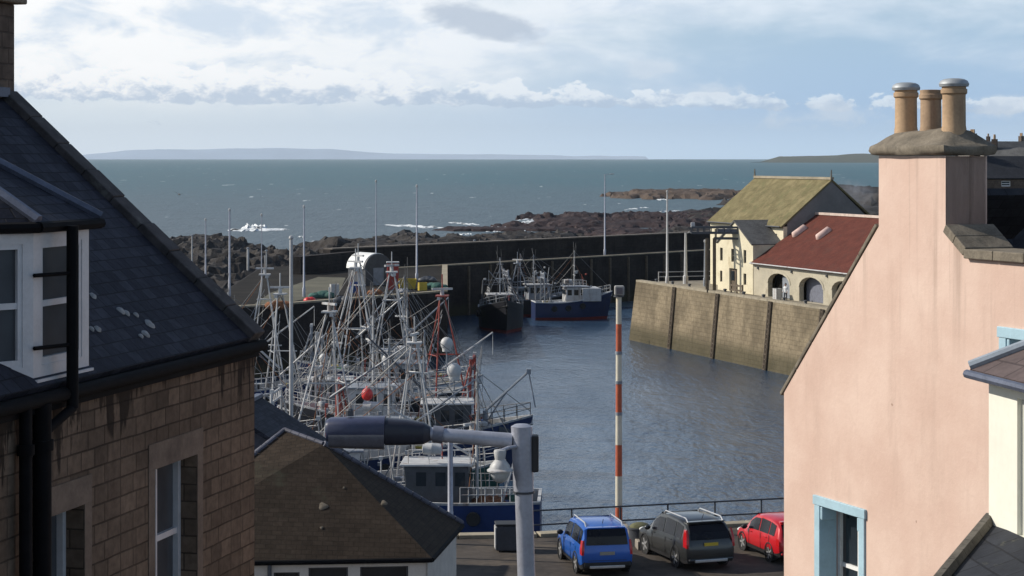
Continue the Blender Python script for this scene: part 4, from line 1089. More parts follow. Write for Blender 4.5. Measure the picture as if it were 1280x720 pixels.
# ---------------------------------------------------------------- pink house
def pink_house():
    dirv = Vector((.4, -1.0)).normalized()       # towards the right and the camera
    K = 15.99
    def lx(u):
        k = (u-640)/F; y = K/(k+.4); return y
    y0 = lx(980); O = Vector(((980-640)/F*y0, y0))
    th = thing('pink_house', 'pink harled house with a gable chimney of three pots and pale blue window frames', 'house', (O.x, O.y, 0), math.atan2(dirv.y, dirv.x))
    X = lambda u: (y0-lx(u))*math.hypot(1, .4)
    Z = lambda u, v: CZ-(v-197)/F*lx(u)
    base = 7.5
    xl, xr, xk = X(1098.5), X(1182), X(1207)
    zl, zr, zk = Z(1098, 283), Z(1182, 290), Z(1207, 323)
    z0 = Z(980, 490); ztop = CZ+.02
    xe = 9.0
    wx0, wx1, wz1 = X(1020), X(1082), Z(1020, 621)
    w = rect(wx0, wx1, wz1-1.75, wz1)
    ux0, ux1, uz1 = X(1251), X(1251)+1.3, Z(1251, 411)
    w2 = rect(ux0, ux1, uz1-1.7, uz1)
    outer = [(0, base), (xe, base), (xe, zk), (xk, zk), (xr, zr), (xr, ztop), (xl, ztop), (xl, zl), (0, z0)]
    m = MB(); m.wall(outer, [w, w2], 0, .6); m.build('gable_wall', pink, th)
    ch = MB(); ch.bx(xl+.003, xr-.003, .601, .62, zk-1, ztop); 
    ch.add([(xr, .0, zr), (xr, .62, zr), (xr, .62, ztop), (xr, 0, ztop)], [(0,1,2,3)])
    ch.build('chimney_back', pink, th)
    # weathered chimney cap with mortar flaunching
    def slab_ring(off, z, j=0.0, seed=0):
        out = []
        x0, x1, ya, yb = xl-off, xr+off, -off, .62+off
        pts = []
        for i in range(10): pts.append((x0+(x1-x0)*i/10, ya))
        for i in range(4): pts.append((x1, ya+(yb-ya)*i/4))
        for i in range(10): pts.append((x1-(x1-x0)*i/10, yb))
        for i in range(4): pts.append((x0, yb-(yb-ya)*i/4))
        for i, (a, b_) in enumerate(pts):
            n = noise.noise(Vector((a*2.3, b_*2.3+z*3, seed)))
            out.append(Vector((a+n*j, b_+noise.noise(Vector((a*2.1, b_*2, seed+9)))*j, z+n*j*.9)))
        return out
    cp = MB()
    cp.loft([slab_ring(-.02, ztop+.004), slab_ring(.07, ztop+.02, .02), slab_ring(.10, ztop+.07, .03), slab_ring(.09, ztop+.13, .045), slab_ring(.02, ztop+.17, .055), slab_ring(-.06, ztop+.23, .06), slab_ring(-.16, ztop+.31, .06), slab_ring(-.28, ztop+.34, .05)], closed=True, caps=True)
    cp.build('chimney_cap', cope, th, smooth=50)
    zc = ztop+.25
    def pot(u, vt, r, mat, cap, yo, vb=162):
        # position along the stack from the direction u at depth yo behind the face
        best = None
        for i in range(400):
            x = xl+(xr-xl)*i/399; pw = O+dirv*x+Vector((-dirv.y, dirv.x))*yo
            uu = 640+pw.x/pw.y*F
            if best is None or abs(uu-u) < best[0]: best = (abs(uu-u), x, pw.y)
        _, x, yw = best
        zt_ = CZ-(vt-197)/F*yw
        prof = [(r*1.08, zc-.05), (r*1.05, zc+.1), (r, zc+.14), (r*.98, zt_-.19), (r*1.12, zt_-.17), (r*1.12, zt_-.12), (r*1.02, zt_-.11), (r*1.04, zt_-.06), (r*.8, zt_-.055), (r*.78, zt_-.3)]
        o = MB().lathe(prof, (x, yo, 0), 20).build('chimney_pot', mat, th, smooth=35)
        if cap: MB().lathe([(r*1.22, zt_-.085), (r*1.28, zt_-.05), (r*1.15, zt_-.012), (r*.85, zt_+.012), (r*.5, zt_+.02), (.0, zt_+.02)], (x, yo, 0), 20).build('cowl', pot_cap, o, smooth=35)
    pot(1132.5, 105, .147, pot_m, True, .31); pot(1163.5, 107, .138, pot_r, False, .40); pot(1192.5, 100, .15, pot_m, True, .31)
    # skew copings: left rake, right rake, level parapet
    def cope_run(p0, p1, name, y0_=-.05, y1_=.65, t_=.11, seg=5):
        m = MB(); a = Vector((p0[0], 0, p0[1])); b_ = Vector((p1[0], 0, p1[1])); d = b_-a; n = d.normalized(); up = Vector((-n.z, 0, n.x))
        if up.z < 0: up = -up
        for i in range(seg):
            q0 = a+d*(i/seg); q1 = a+d*((i+.985)/seg)
            vs = [Vector((q.x, yy, q.z))+up*h for q in (q0, q1) for yy in (y0_, y1_) for h in (.003, t_+.012*math.sin(i*3.1))]
            m.add(vs, [(0,1,3,2),(4,6,7,5),(0,4,5,1),(2,3,7,6),(1,5,7,3),(0,2,6,4)])
        m.build(name, cope, th, bevel=.012)
    cope_run((-.06, z0-.06), (xl-.02, zl), 'skew_coping', -.02, .64, .06, 6)
    cope_run((xr+.02, zr), (xk+.02, zk+.03), 'skew_coping', -.06, .66, .12, 2)
    cope_run((xk+.05, zk), (xe, zk), 'skew_coping', -.07, .66, .12, 7)
    # roofs behind the gable
    k = (zl-z0)/xl; ridge_x = (xl+xr)/2; rz_ = z0+k*ridge_x
    m = MB(); m.slab([(-.1, .66, z0-.15), (ridge_x, .66, rz_-.25), (ridge_x, 9, rz_-.25), (-.1, 9, z0-.15)], .12); m.build('roof', slate_p, th)
    m = MB(); m.slab([(xr+.0, .66, zr-.1), (xk+.3, .66, zk-.12), (xk+.3, 2.2, zk-.12), (xr, 2.2, zr-.1)], .1); m.build('roof', slate_p, th)
    zz = CZ-(241-197)/F*26.2
    m = MB(); m.slab([(xr+.02, .67, zk-.05), (xe, .67, zk-.05), (xe, 1.75, zz), (xr+.02, 1.75, zz)], .12); m.build('wing_roof', slate_p, th)
    m = MB(); m.slab([(xr+.02, 1.76, zz), (xe, 1.76, zz), (xe, 3.4, zk-.2), (xr+.02, 3.4, zk-.2)], .12); m.build('wing_roof', slate_p, th)
    m = MB(); m.bx(xr+.03, xe, 1.64, 1.86, zz-.05, zz+.06); m.build('ridge_flashing', lead, th)
    m = MB(); m.bx(0, .4, .61, 9, base, z0-.3); m.build('side_wall', pink, th)
    # windows with pale blue painted margins
    for q in (w, w2):
        x0, x1, zb, zt_ = q[0][0], q[1][0], q[0][1], q[2][1]
        m = MB()
        m.bx(x0-.003, x0+.14, -.03, .25, zb, zt_-.1); m.bx(x1-.14, x1+.003, -.03, .25, zb, zt_-.1); m.bx(x0-.03, x1+.03, -.04, .25, zt_-.1, zt_+.03); m.bx(x0-.04, x1+.04, -.07, .25, zb-.12, zb-.003)
        m.build('window_margin', blueframe, th, bevel=.008)
        # curved ears at the head
        MB().bx(x0+.14, x0+.20, -.02, .22, zt_-.3, zt_-.103).build('window_ear', blueframe, th, bevel=.02); MB().bx(x1-.20, x1-.14, -.02, .22, zt_-.3, zt_-.103).build('window_ear', blueframe, th, bevel=.02)
        o = win(th, x0+.14, x1-.14, zb, zt_-.1, .33, white, glass_d, True, .06, .06, mull=1)
pink_house()

# ---------------------------------------------------------------- near right house with cream dormer
def near_house():
    d0 = 13.0
    P = at(1236, 468, d0); dv = Vector((.187, -1.0)).normalized(); nv = Vector((-dv.y, dv.x))   # dv: right / towards the camera
    th = thing('slate_house', 'dark mossy slate roof with a cream framed dormer at the bottom right corner', 'house', (P.x, P.y, 0), math.atan2(dv.y, dv.x))
    zt = P.z; 
    dm = thing0('dormer', th)
    zb = CZ-(660-197)/F*d0
    Lp = 2.6
    m = MB(); m.wall([(0, zb-.6), (Lp, zb-.6), (Lp, zt), (0, zt)], [rect(.42, Lp-.42, zb+.03, zt-.1)], 0, .14); m.bx(0, .1, .141, 1.9, zb-.6, zt); m.build('cheek_and_front', cream, dm)
    m = MB(); m.bx(.42, .60, .03, .12, zb+.03, zt-.1); m.bx(.74, .80, .05, .12, zb+.03, zt-.1); m.bx(1.4, 1.46, .05, .12, zb+.03, zt-.1); m.bx(.6, Lp-.42, .04, .12, zt-.17, zt-.1); m.bx(.6, Lp-.42, .045, .115, (zb+zt)/2-.03, (zb+zt)/2+.03); m.build('window', pm('cream_sash', (.50,.50,.44), .5, .08, 3, .05), dm)
    m = MB(); m.bx(.6, Lp-.42, .118, .135, zb, zt-.12); m.build('window_pane', glass_c, dm)
    m = MB(); m.bx(-.02, Lp, -.05, -.003, zt-.045, zt+.0); m.build('fascia', cream, dm)
    # roof of the dormer: eaves proud of the wall, hip rising away
    e0 = Vector((-.06, -.10, zt+.03)); 
    ap = Vector((.75, 1.35, zt+.72))
    m = MB(); m.slab([e0, Vector((Lp+.1, -.10, zt+.03)), Vector((Lp+.1, 1.35, zt+.72)), ap], .05); m.build('dormer_roof', brick_mat('slate_plum', (.10,.075,.075), (.14,.11,.105), (.05,.04,.04), .3, .2, .01, .8, .4, .4, spec=.15), dm)
    m = MB(); m.slab([e0, ap, Vector((.75, 2.6, zt+.72)), Vector((-.06, 2.6, zt+.03))], .05); m.build('dormer_roof', slate_p, dm)
    m = MB(); m.tube(e0+Vector((0,0,.02)), ap+Vector((0,0,.03)), .032, n=8); m.build('hip_flashing', pm('pale_lead', (.30,.34,.38), .5, .15, 5, .1, metal=.2), dm, smooth=40)
    m = MB()
    m.tube(e0+Vector((0,-.02,-.03)), Vector((Lp, -.12, zt)), .028, n=8); m.build('gutter', lead, dm)
    # main roof below the dormer: silhouette from (1233,655) down to (1180,720)
    a = at(1236, 652, d0+.05); b_ = at(1178, 722, d0-.8); c = at(1060, 870, d0-2.2)
    def loc(p): q = Vector((p.x-P.x, p.y-P.y)); return Vector((q.dot(dv), q.dot(nv), p.z))
    A, B, C_ = loc(a), loc(b_), loc(c)
    m = MB()
    far = [A, B, C_]
    n_ = 12
    pts = []
    rows = []
    for i in range(n_+1):
        f = i/n_
        pA = (A.lerp(B, f*2) if f < .5 else B.lerp(C_, f*2-1))
        rows.append([pA, pA+Vector((3.2, -.2, .05)), pA+Vector((6, -.4, .1))])
    m.loft(rows); 
    low = [[r_[0]+Vector((0, 0, -.14)) for r_ in rows], [r_[0] for r_ in rows]]
    m.loft(low)
    m.build('roof', brick_mat('slate_speckled', (.020,.022,.028), (.034,.037,.045), (.008,.008,.010), .26, .18, .008, .75, .5, .25, spec=.2, moss=(.11,.11,.085), moss_lev=.585, moss_scale=4.5), th, smooth=30)
    m = MB()
    for i in range(n_): m.tube(rows[i][0]+Vector((.02,0,.02)), rows[i+1][0].lerp(rows[i][0], .03)+Vector((.02,0,.02)), .045, n=6)
    m.build('verge', pm('verge_mortar', (.10,.09,.075), .9, .4, 5, .5), th)
near_house()

# ---------------------------------------------------------------- hip-roofed quay building and the shed behind it
def hip_building():
    ez = 21.2-458/F*66
    FR = Vector((-2.33, 60.4)); BR = Vector((-1.57, 66.0)); FL = Vector((-11.2, 59.6)); BL = Vector((-11.0, 67.2))
    Rr = Vector((-5.75, 63.5, 12.45)); Rl = Vector((-7.05, 64.5, 12.75))
    th = thing('quayside_office', 'low white walled building with a brown slate hipped roof in front of the boats', 'building', (FL.x, FL.y, 0), 0)
    L = lambda p, z: Vector((p[0]-FL.x, p[1]-FL.y, z))
    ov = .18
    eFR, eBR, eFL, eBL = L(FR, ez), L(BR, ez), L(FL, ez), L(BL, ez)
    rr, rl_ = L(Rr, Rr.z), L(Rl, Rl.z)
    rf = MB()
    for f in ([eFL, eFR, rr, rl_], [eFR, eBR, rr], [eBR, eBL, rl_, rr], [eBL, eFL, rl_]):
        rf.add(f, [tuple(range(len(f)))])
    rf.build('roof', slate_h, th)
    hp = MB()
    for a, b_ in ((rr, eBR), (rl_, eFL), (rl_, eBL), (rl_, rr)):
        n = 16 if a is not rl_ or b_ is not rr else 5
        for i in range(n):
            q0 = a.lerp(b_, i/n); q1 = a.lerp(b_, (i+.93)/n); rad = .10 if b_ is eBR else .07 if b_ is not eFR else .05
            hp.tube(q0+Vector((0,0,.02)), q1+Vector((0,0,.02)), rad, rad*.9, n=8)
    hp.build('hip_tiles', pm('hip_lead', (.085,.088,.115), .7, .3, 3, .2), th, smooth=40)
    gt_ = MB()
    for a, b_ in ((eFL, eFR), (eFR, eBR)): gt_.tube(a+Vector((0,0,-.06)), b_+Vector((0,0,-.06)), .075, n=8)
    gt_.build('gutter', black_iron, th, smooth=40)
    # walls set in under the eaves
    ins = .22
    pts = []
    c = (FR+BR+FL+BL)/4
    q = [p+(c-p).normalized()*ins for p in (FL, FR, BR, BL)]
    fx = q[1]-q[0]; Lf = fx.length; an = math.atan2(fx.y, fx.x)
    ku = lambda u: ((u-640)/F*60.3-q[0].x)*Lf/fx.x
    holes = []
    for (u0, u1) in ((343, 375), (386, 435), (450, 510)):
        holes.append(rect(ku(u0), ku(u1), ez-1.5, CZ-(709-197)/F*60.3+(.0 if u0 > 380 else -.12)))
    m = MB(); m.wall([(0, QZ-.2), (Lf, QZ-.2), (Lf, ez-.02), (0, ez-.02)], holes, 0, .3); o = m.build('front_wall', harl_w, th); o.location = (q[0].x-FL.x, q[0].y-FL.y, 0); o.rotation_euler = (0,0,an)
    for hq in holes:
        w = win(th, hq[0][0], hq[1][0], hq[0][1], hq[2][1], .16, gear_k, glass_d, False, .05, .05); w.location = o.location; w.rotation_euler = o.rotation_euler
    for i, j, nm in ((1, 2, 'end_wall'), (2, 3, 'rear_wall'), (3, 0, 'side_wall')):
        d = q[j]-q[i]; m = MB(); m.bx(0, d.length-(.31 if i == 1 else 0), 0, .28, QZ-.2, ez-.02); o2 = m.build(nm, harl_w, th); dd = d.normalized()
        st = q[i]+(dd*.31 if i == 1 else Vector((0, 0)))
        o2.location = (st.x-FL.x, st.y-FL.y, 0); o2.rotation_euler = (0,0,math.atan2(d.y, d.x))
    m = MB(); x = ku(338); m.tube((x, -.1, QZ), (x, -.1, ez-.1), .06, n=8); o3 = m.build('downpipe', gear_k, th); o3.location = o.location; o3.rotation_euler = o.rotation_euler
    for (u, v, r) in ((404, 633, .14), (480, 629, .10), (402, 660, .05), (430, 610, .04)):      # brown discs painting in flare spots over the slates
        nrm = (eFR-eFL).cross(rr-eFL).normalized(); nrm = nrm if nrm.z > 0 else -nrm
        dirw = Vector(((u-640)/F, 1, -(v-197)/F)); org = Vector((-FL.x, -FL.y, CZ))
        t_ = (eFL-org).dot(nrm)/dirw.dot(nrm); hit = org+dirw*t_
        tx = (eFR-eFL).normalized(); ty = nrm.cross(tx)
        ring = [[hit+nrm*(.01+hh)+(tx*math.cos(a)+ty*math.sin(a))*rr_*(1+.18*math.sin(3*a+u)) for a in [2*math.pi*i/14 for i in range(14)]] for rr_, hh in ((r, 0), (r*.8, .015), (.001, .02))]
        MB().loft(ring, closed=True).build('flare_blob', pm('flare_blob_brown', (.12,.10,.075), .95, .3, 10, .4), th, smooth=60)
hip_building()
def back_shed():
    p = at(300, 512, 72)
    th = thing('slate_shed', 'small dark blue slated shed squeezed between the stone house and the brown hipped roof', 'shed', (p.x, p.y, 0), R(-6))
    zt = 12.6
    for s in (-1, 1):
        m = MB(); m.slab([(s*3.3, -1.6, zt-2.0), (0, -1.6, zt), (0, 3, zt), (s*3.3, 3, zt-2.0)], .14); m.build('roof', slate_l, th)
    m = MB(); m.add([(-3, -1.4, QZ), (3, -1.4, QZ), (3, -1.4, zt-2.05), (0, -1.4, zt-.2), (-3, -1.4, zt-2.05), (-3, 2.8, QZ), (3, 2.8, QZ), (3, 2.8, zt-2.05), (0, 2.8, zt-.2), (-3, 2.8, zt-2.05)], [(0,1,2,3,4),(5,6,7,8,9),(0,4,9,5),(1,2,7,6)])
    m.build('wall', pm('shed_dark_wall', (.05,.055,.075), .8, .3, 2, .2), th)
    m = MB(); m.bx(-.12, .12, -1.62, 3.02, zt-.03, zt+.1); m.build('ridge', lead, th)
back_shed()

# ---------------------------------------------------------------- street lamp close to the window
def street_lamp():
    d = 15.0
    p = at(652, 533, d); pb = at(658, 720, d)
    th = thing('street_lamp', 'grey steel street lamp with a long dark lantern pointing left, in front of the boats', 'street lamp', (p.x+.09, d, 8.7), 0)
    h = p.z-8.7
    lean = (p.x-pb.x)/(p.z-pb.z)
    X = lambda z: lean*(z-h)-.09
    zj = CZ-(615-197)/F*d-8.7
    m = MB(); m.tube((X(0), 0, 0), (X(zj), 0, zj), .064, .064, n=16); m.build('pole', steel, th, smooth=40)
    m = MB(); m.tube((X(zj), 0, zj), (X(h), 0, h), .072, .077, n=16); m.lathe([(.077, h), (.05, h+.015), (0, h+.018)], (X(h), 0, 0), 16); m.build('sleeve', steel, th, smooth=40)
    m = MB(); m.tube((X(zj), 0, zj-.008), (X(zj), 0, zj+.008), .0775, n=16); m.build('joint_band', gear_k, th)
    za = CZ-(548-197)/F*d-8.7
    q = lambda u, v: Vector(((u-640)/F*d-th.location.x, 0, CZ-(v-197)/F*d-8.7))
    m = MB(); m.tube(q(640, 551), q(520, 541), .056, .047, n=12); m.build('arm', steel, th, smooth=40)
    m = MB(); m.tube(q(554, 543.8), q(541, 542.6), .062, n=12); m.build('collar', steel_d, th, smooth=40)
    # long tapering lantern
    rings = []
    for u, vc, hw, hh in ((538, 542, .05, .05), (530, 541.5, .085, .076), (508, 540, .115, .09), (482, 539, .13, .096), (440, 539, .135, .09), (413, 539, .13, .084), (409, 539, .115, .072)):
        c = q(u, vc); rings.append([c+Vector((0, math.copysign(abs(math.cos(a))**.6, math.cos(a))*hw, math.copysign(abs(math.sin(a))**.6, math.sin(a))*hh)) for a in [2*math.pi*i/16+.001 for i in range(16)]])
    m = MB(); m.loft(rings[1:4], closed=True, caps=True); m.loft(rings[0:2], closed=True); m.build('lantern_rear', lamp_d, th, smooth=50)
    m = MB(); m.loft([[p_+Vector((-.002,0,.012)) for p_ in r_] for r_ in rings[3:]], closed=True, caps=True); lo = m.build('lantern_canopy', pm('lantern_blue_grey', (.042,.05,.095), .45, .2, 4, .1), th, smooth=50)
    m = MB(); m.loft([[p_+Vector((-.004,0,-.03)) for p_ in r_] for r_ in rings[3:6]], closed=True, caps=True); m.build('lantern_bowl', lamp_bowl, th, smooth=50)
    m = MB(); m.lathe([(.03, 0), (.03, .04), (.015, .055)], q(437, 532)+Vector((0,0,.07)), 10); m.build('photocell', gear_k, th)
    c = q(669, 567); m = MB(); m.box((c.x, .02, c.z), (.05, .12, .26)); m.build('control_box', plastic, th, bevel=.01)
    # CCTV dome hanging beside the post
    c = at(625, 585, d-.15)
    cc = thing('dome_camera', 'white hanging dome camera on a short bracket left of the street lamp post', 'security camera', c, 0)
    s = d/F
    m = MB(); m.lathe([(.04, .13), (.045, .115), (.036, .06), (.05, .045), (.07, .02), (.075, 0), (.095, -.012), (.095, -.022), (.0, -.022)], n=16); m.build('housing', gear_w, cc, smooth=40)
    m = MB(); m.lathe([(.072, -.024), (.07, -.05), (.05, -.085), (.02, -.105), (0, -.108)], n=16); m.build('dome', pm('dome_clear', (.42,.44,.44), .15, .15, 6, .02), cc, smooth=60)
    m = MB(); m.tube((0, 0, .12), (.06, .03, .14), .014, n=8); m.tube((.06, .03, .14), (.12, .1, .14), .014, n=8); m.build('bracket', steel, cc)
street_lamp()

# flagpole and short lamp on the near quay
p = at(364, 300, 76); 
th = thing('flagpole', 'tall slim white pole on the near quay rising past the brown hipped roof', 'flagpole', (p.x, 76, QZ))
hh = p.z-QZ
MB().lathe([(.14, 0), (.14, .6), (.085, .62), (.06, hh)], n=10).build('pole', gear_w, th, smooth=40)
MB().lathe([(.03, hh), (.09, hh+.06), (.07, hh+.14), (0, hh+.17)], n=10).build('finial', gear_w, th, smooth=40)
p = at(563, 548, 77.5)
th = thing('quay_post', 'plain pale post at the quay edge beneath the street lamp arm', 'post', (p.x, 77.5, QZ))
MB().lathe([(.11, 0), (.11, 1.2), (.10, 1.22), (.095, p.z-QZ)], n=10).build('pole', steel, th, smooth=40)
MB().lathe([(.15, p.z-QZ), (.15, p.z-QZ+.1), (0, p.z-QZ+.16)], n=10).build('cap', gear_w, th, smooth=40)
# pallet box and low wall by the lamp post
p = onz(634, 688, QZ)
th = thing('dark_bin', 'dark rubbish bin with a pale edge beside the lamp post on the quay', 'bin', (p.x, p.y, QZ), R(4))
MB().bx(-.42, .42, -.38, .38, .05, .95).build('body', gear_k, th, bevel=.04)
MB().bx(-.45, .45, -.42, .42, .955, 1.03).build('lid', plastic, th, bevel=.03)
MB().bx(-.46, -.425, -.36, .3, .1, .9).build('side_plate', gear_w, th)
for sx_ in (-.3, .3): MB().lathe([(.07, -.03), (.07, .03)], (sx_, -.3, .07), 10, axis='X').build('wheel', rubber, th)

# red and white beacon
def beacon():
    d = 80.2; x = (773.5-640)/F*d
    th = thing('leading_beacon', 'slender red and white banded harbour beacon pole with a lantern on top', 'beacon', (x, d, QZ))
    Z = lambda v: CZ-(v-197)/F*d-QZ
    bands = [(371, 405, 1), (405, 442, 0), (442, 478, 1), (478, 517, 0), (517, 556, 1), (556, 595, 0), (595, 634, 1), (634, 672, 0)]
    for v0, v1, w in bands:
        r0 = .095+(v0-371)*.0001; r1 = .095+(v1-371)*.0001
        MB().tube((0, 0, max(0, Z(v1))), (0, 0, Z(v0)-.002), r1*1.12, r0*1.12, n=14).build('band', white_b if w else red_p, th, smooth=40)
    z = Z(371)
    MB().lathe([(.2, z), (.2, z+.04)], n=14).build('platform', gear_k, th)
    MB().box((.02, 0, z+.24), (.38, .36, .38)).build('lantern', pm('beacon_lantern', (.30,.29,.27), .6, .25, 6, .1), th, bevel=.05)
    MB().box((.02, -.19, z+.24), (.24, .03, .24)).build('lens', lamp_bowl, th)
    for v in (441, 478, 517): MB().tube((0, 0, Z(v)-.06), (0, 0, Z(v)+.06), .14, n=14).build('clamp', gear_g, th, smooth=40)
    MB().lathe([(.32, 0), (.32, .12), (.2, .16)], n=14).build('base_plate', cope_q, th)
beacon()
p = onz(800, 682, QZ)
th = thing('fish_tub', 'olive and black tub standing between the blue car and grey car', 'tub', (p.x, p.y, QZ))
MB().lathe([(.36, 0), (.44, .62), (.47, .64), (.47, .7), (.42, .7), (.40, .6)], n=16).build('tub', gear_k, th, smooth=40)
MB().sphere((0, 0, .66), .42, (1, 1, .5), 14, 8).build('net_heap', pm('net_olive', (.10,.10,.05), .95, .4, 5, .7), th, smooth=60)
p0 = onz(786, 664, QZ); p1 = onz(806, 686, QZ)
m = MB(); dd = p1-p0; m.box((p0+p1)/2+Vector((-.2,0,.16)), (.22, dd.length+.6, .32), math.atan2(dd.y, dd.x)-math.pi/2, ry=0)
o = m.build('timber_beam', pm('pale_timber', (.26,.23,.19), .85, .25, 3, .3), bevel=.03); tag(o, 'pale squared timber lying on the quay beside the blue car', 'timber beam')

# ---------------------------------------------------------------- cars
def car(loc, rz, label, paint, Lc, W, H, kind, plate, rails=True):
    """x: forward, origin under the middle; z=0 ground"""
    th = thing('parked_car', label, 'car', loc, rz, 'cars parked along the quay')
    g = .22; belt = H*.60; hw = W/2
    # stations: x, half width, sill z, belt z, roof z, roof half width
    if kind == 'suv':
        S = [(-.500, .86, .42, .80, .82, .80), (-.490, .96, .34, belt-.02, belt+.0, .88), (-.475, .985, .30, belt, H*.80, .84), (-.445, 1, .28, belt, H*.955, .80), (-.36, 1, .26, belt, H*.99, .79), (-.1, 1, .26, belt-.01, H, .78), (.06, 1, .26, belt-.03, H*.975, .78), (.13, 1, .26, belt-.05, H*.90, .79), (.24, 1, .26, belt-.08, belt+.02, .86), (.26, 1, .26, belt-.10, belt-.02, .86), (.40, .97, .28, belt-.16, belt-.09, .82), (.465, .92, .32, belt-.24, belt-.18, .78), (.495, .80, .36, .66, .70, .70)]
    else:
        S = [(-.500, .84, .40, .78, .80, .78), (-.485, .95, .32, belt-.03, belt-.01, .86), (-.455, .985, .28, belt, H*.78, .83), (-.40, 1, .25, belt, H*.93, .79), (-.28, 1, .24, belt, H*.985, .78), (-.06, 1, .24, belt-.02, H, .77), (.07, 1, .24, belt-.03, H*.97, .77), (.14, 1, .24, belt-.05, H*.88, .79), (.26, 1, .24, belt-.07, belt+.01, .86), (.28, 1, .24, belt-.09, belt-.02, .86), (.41, .96, .26, belt-.18, belt-.11, .80), (.47, .89, .30, belt-.28, belt-.22, .74), (.495, .78, .34, .58, .62, .66)]
    rings = []
    for fx, w, z0, zb, zr, rw in S:
        x = fx*Lc; W_ = w*hw
        half = [(W_*.90, z0), (W_*.985, z0+(zb-z0)*.25), (W_, z0+(zb-z0)*.62), (W_*.965, zb), (W_*.965*(1-(1-rw/.965)*.9), zr-.05*(1 if zr > zb+.2 else .2)), (W_*rw*.90, zr-.008), (W_*rw*.45, zr+.012)]
        ring = [Vector((x, y, z)) for y, z in half]+[Vector((x, -y, z)) for y, z in half[::-1]]
        rings.append(ring)
    m = MB(); m.loft(rings, closed=True, caps=True)
    body = m.build('body', paint, th, smooth=38)
    # dark lower cladding
    m = MB()
    cl = []
    for (fx, w, z0, zb, zr, rw) in S: cl.append([Vector((fx*Lc*1.004, s*w*hw*k, z)) for s, k, z in ((1, .992, z0+.12), (1, .94, z0-.03), (-1, .94, z0-.03), (-1, .992, z0+.12))])
    m.loft(cl); m.build('lower_trim', plastic, th)
    m = MB(); m.bx(-Lc*.5-.03, -Lc*.46, -hw*.88, hw*.88, .34, .52 if kind == 'suv' else .44); m.build('rear_bumper', plastic if kind == 'suv' else paint, th, bevel=.05)
    # glass: side panes, rear pane, windscreen, sitting just proud of the shell
    def P(i, k, s, f=0.0):      # point between ring i and i+1
        a = rings[i][k] if s > 0 else rings[i][13-k]; b_ = rings[i+1][k] if s > 0 else rings[i+1][13-k]
        return a.lerp(b_, f)
    def on(i, f, h, s):          # height fraction h between belt (3) and roof edge (4)
        p_ = P(i, 3, s, f).lerp(P(i, 4, s, f), h); return p_+Vector((0, s*.012, 0))
    segs = [(((3, .3), (4, .3)), ((4, .40), (4, .98))), ]
    def pane(i0, f0, i1, f1, s, h0=.10, h1=.90):
        steps = [(i0, f0)]+[(i, 0.0) for i in range(i0+1, i1+1)]+([(i1, f1)] if f1 > 0 else [])
        m = MB(); m.loft([[on(i, f, h0, s), on(i, f, (h0+h1)/2, s), on(i, f, h1, s)] for i, f in steps]); return m
    for s in (-1, 1):
        pane(3, .15, 4, .05, s).build('side_window', car_glass, th)
        pane(4, .12, 4, .98, s).build('side_window', car_glass, th)
        pane(5, .12, 7, .3, s, .1, .86).build('side_window', car_glass, th)
    # rear screen
    xr = lambda i: rings[i]
    y1 = hw*.78
    rows = []
    for i, z_, off in ((1, belt+.06, .022), (2, S[2][4]-.0, .03), (3, S[3][4]-.03, .045)):
        yy = S[i][5]*hw*.90; x_ = S[i][0]*Lc-off
        if i == 1: x_ = S[1][0]*Lc+(S[2][0]-S[1][0])*Lc*.2-off
        rows.append([Vector((x_, -yy, z_)), Vector((x_-.012, -yy*.5, z_)), Vector((x_-.018, 0, z_)), Vector((x_-.012, yy*.5, z_)), Vector((x_, yy, z_))])
    m = MB(); m.loft(rows); m.build('rear_window', car_glass, th)
    m = MB(); m.add([(S[8][0]*Lc+.02, -hw*.84, S[8][4]+.03), (S[8][0]*Lc+.02, hw*.84, S[8][4]+.03), (S[6][0]*Lc+.03, hw*.72, S[6][4]+.015), (S[6][0]*Lc+.03, -hw*.72, S[6][4]+.015)], [(0,1,2,3)]); m.build('windscreen', car_glass, th)
    m = MB(); m.bx(S[3][0]*Lc-.10, S[3][0]*Lc+.15, -hw*.72, hw*.72, H*.945, H*.975); m.build('roof_spoiler', paint, th, bevel=.02)
    for s in (-1, 1):
        # tall rear lights wrapping the corner
        z0_, z1_ = (belt-.28, belt+.22) if kind == 'suv' else (belt-.26, belt+.05)
        if kind == 'estate': z0_, z1_ = belt-.22, H*.84
        m = MB(); m.add([(S[1][0]*Lc-.03, s*hw*.86, z0_), (S[1][0]*Lc-.03, s*hw*.965, z0_), (S[2][0]*Lc+.04, s*hw*1.0, z0_+.04), (S[1][0]*Lc-.025, s*hw*.86, (z0_+z1_)/2), (S[1][0]*Lc-.02, s*hw*.955, (z0_+z1_)/2), (S[2][0]*Lc+.05, s*hw*1.0, (z0_+z1_)/2), (S[2][0]*Lc-.02, s*hw*.84, z1_), (S[2][0]*Lc-.01, s*hw*.90, z1_), (S[2][0]*Lc+.07, s*hw*.95, z1_)], [(0,1,4,3),(1,2,5,4),(3,4,7,6),(4,5,8,7)]); m.build('tail_light', tail_r, th, smooth=30)
        m = MB(); m.sphere((S[7][0]*Lc+.22, s*(hw+.10), belt+.03), .12, (.7, 1, .75), 10, 7); m.build('wing_mirror', plastic if kind != 'estate' else paint, th, smooth=60)
        m = MB(); m.sphere((.455*Lc, s*hw*.72, belt-.26), .14, (1.1, 1.2, .6), 10, 7); m.build('headlight', lamp_clear, th, smooth=60)
        for fx in (.18, -.14): m = MB(); m.box((fx*Lc-.25, s*(hw*.985), belt-.09), (.2, .04, .03)); m.build('door_handle', paint, th)
